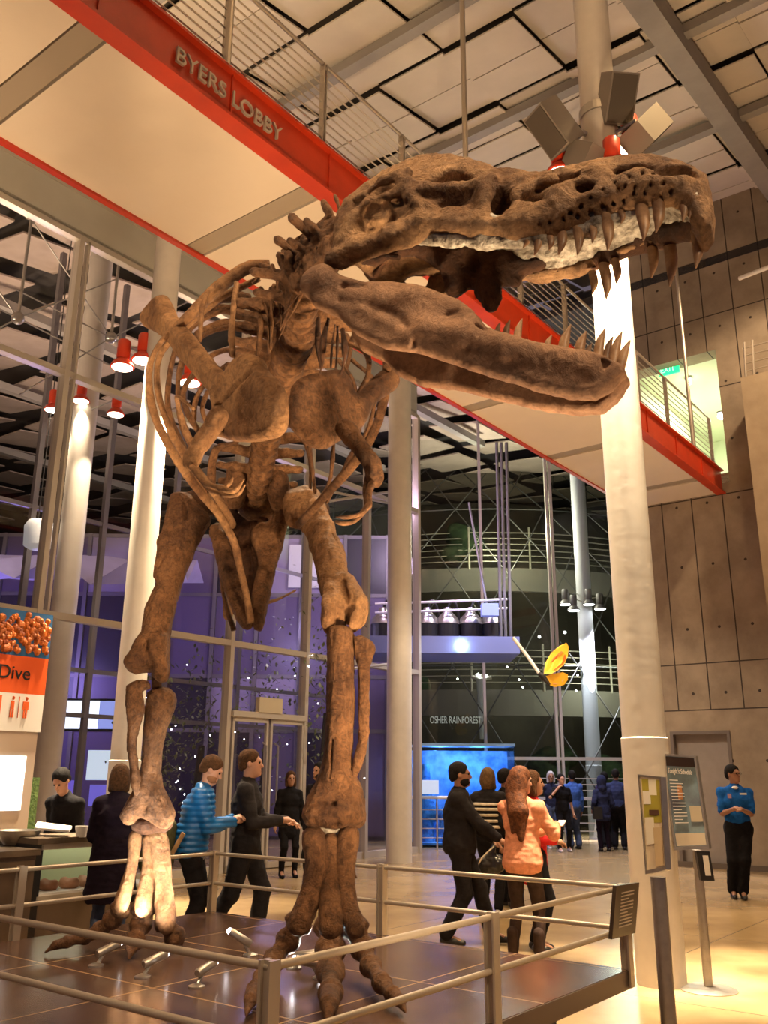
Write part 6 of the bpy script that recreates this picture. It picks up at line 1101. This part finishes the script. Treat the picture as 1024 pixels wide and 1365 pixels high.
# ================================================================ LIGHTS
EXPO = 0.
def light(t, name, loc, e, col, tgt=None, size=.3, cone=60, blend=.6):
    l = bpy.data.lights.new(name, t); l.energy = e; l.color = col; o = bpy.data.objects.new(name, l); COL.objects.link(o); o.location = loc
    if t == 'AREA': l.shape = 'DISK'; l.size = size
    else: l.shadow_soft_size = size
    if t == 'SPOT': l.spot_size = math.radians(cone); l.spot_blend = blend
    if tgt is not None: o.rotation_euler = (Vector(tgt) - Vector(loc)).to_track_quat('-Z', 'Y').to_euler()
    return o
W_ = (1, .71, .42)
wd = bpy.data.worlds.new('ambient_fill'); sc.world = wd; wd.use_nodes = True; wd.node_tree.nodes['Background'].inputs[0].default_value = (.30, .24, .30, 1); wd.node_tree.nodes['Background'].inputs[1].default_value = .4  # ambient fill reaching in through the open rear of the room
# unseen fill spots, added clear of the columns to brighten the roof
for (b, w), z, e in ((colR, 9.6, 500), (colL, 7.4, 500), ((8.5, -3.5), 8.5, 900), ((1., 1.5), 8.5, 900)):
    light('SPOT', 'roof_fill', G(b - 2.6, w - 1.6, z), e * 1.3, W_, G(b - 3.2, w - 2, 20), .2, 130, .6)
light('SPOT', 'skull_spot', (2.6, .2, 8.0), 1100, W_, W3(640, 280, 3.2), .12, 45)
light('SPOT', 'body_spot', (-2.5, .5, 8.6), 1300, W_, W3(330, 560, 4.6), .15, 44)
light('SPOT', 'leg_spot', (3.0, 1.0, 7.5), 900, W_, W3(360, 1000, 6.), .2, 50)
light('SPOT', 'floor_spot', G(8.3, 1.6, 11.4), 3300, (1, .68, .33), G(8.0, 1.4, 0), .15, 62)
light('SPOT', 'floor_spot', G(10.5, 6.5, 6.9), 800, (1, .74, .45), G(10.3, 6.5, 0), .15, 120)  # added fill over the mid floor, no fitting there
light('SPOT', 'floor_spot', G(7., 6.2, 6.9), 600, (1, .74, .45), G(7., 6.2, 0), .15, 110)  # added fill over the visitors near the counter
light('SPOT', 'soffit_fill', G(3.5, 1.2, .8), 1300, W_, G(4., 5.6, 7.), .3, 100)  # unseen fill added below to brighten the bridge underside
light('SPOT', 'wall_fill', G(14.5, 1.5, 12.2), 1700, (1, .72, .45), G(17.6, 4.5, 4), .2, 95)  # unseen spot added to lift the concrete wall
light('AREA', 'corridor_lamp', G(20, 5.8, 10.1), 160, (.95, 1, .82), G(20, 5.8, 7), .8)
light('SPOT', 'tank_lamp', (1.5, 22.15, 2.2), 110, (.22, .45, 1), (1.5, 23.2, 1.0), .1, 140)
light('SPOT', 'tank_lamp', (2.5, 22.15, 2.2), 110, (.22, .45, 1), (2.5, 23.2, .8), .1, 140)
light('SPOT', 'rig_lamp', (2., 21.2, 7.), 120, (.35, .4, 1), (2., 22, 4.8), .1, 100)
light('POINT', 'dome_lamp', (3.5, 25.6, 8.5), 900, (.8, .78, .6), size=.5)
light('POINT', 'dome_lamp', (6.5, 25.6, 4.6), 350, (.8, .85, .7), size=.5)
light('SPOT', 'far_floor_fill', (4.2, 20, 9.5), 3200, (.85, .8, .95), (4.2, 20, 0), .3, 90)  # unseen spot added to brighten the far floor
light('POINT', 'tent_lamp', (-9, 21.5, 4.), 300, (.42, .32, 1), size=.4)
light('POINT', 'tent_lamp', (-2.5, 21.5, 5.), 150, (.62, .5, .95), size=.4)

light('POINT', 'hall_lamp', (0.5, 21, 8.), 500, (.8, .6, .9), size=.5)
light('SPOT', 'soffit_fill', G(11, 1.5, 2.), 900, W_, G(12, 5.6, 7.), .3, 100)  # second soffit fill, added farther along the bridge

for b, w in ((4., 14.5), (8.6, 16.5), (13., 15.5), (3., 21.), (9, 23)): light('SPOT', 'canopy_fill', G(b, w, 6.2), 800, (1, .74, .5), G(b, w, 12), .3, 155, .5)  # fills added outside to brighten the canopy panels

light('SPOT', 'skull_spot', (3.2, -2.2, 4.6), 420, W_, W3(640, 380, 3.2), .15, 40)
light('SPOT', 'terrace_lamp', G(8, 17.5, 7.4), 260, (.9, .75, .8), (-7, 24, 3), .3, 120)

light('SPOT', 'soffit_fill', G(1.2, 6., .6), 900, W_, G(2.2, 5.8, 7.), .3, 110)  # out-of-view fill added for the near end of the soffit

light('SPOT', 'butterfly_fill', (1.8, 13.2, 6.0), 260, (1, .85, .6), P(740, 885, 15), .1, 22)  # spot added to brighten the butterfly, no fitting there
light('SPOT', 'floor_spot', G(13.5, 7.5, 6.9), 900, (1, .82, .62), G(13.5, 7.5, 0), .15, 130)  # added fill that lifts the floor towards the far group
# ================================================================ camera and view
cd = bpy.data.cameras.new('camera'); cam = bpy.data.objects.new('camera', cd); COL.objects.link(cam); sc.camera = cam
cd.sensor_fit = 'VERTICAL'; cd.sensor_height = 36.; cd.sensor_width = 27.; cd.lens = F / 1365 * 36; cd.clip_start = .05; cd.clip_end = 300
bk = -_f; cam.matrix_world = Matrix(((CR[0], CU[0], bk[0], 0), (CR[1], CU[1], bk[1], 0), (CR[2], CU[2], bk[2], EYE), (0, 0, 0, 1)))
sc.view_settings.view_transform = 'Standard'; sc.view_settings.look = 'None'; sc.view_settings.gamma = 1; sc.view_settings.use_curve_mapping = False
sc.view_settings.exposure = EXPO
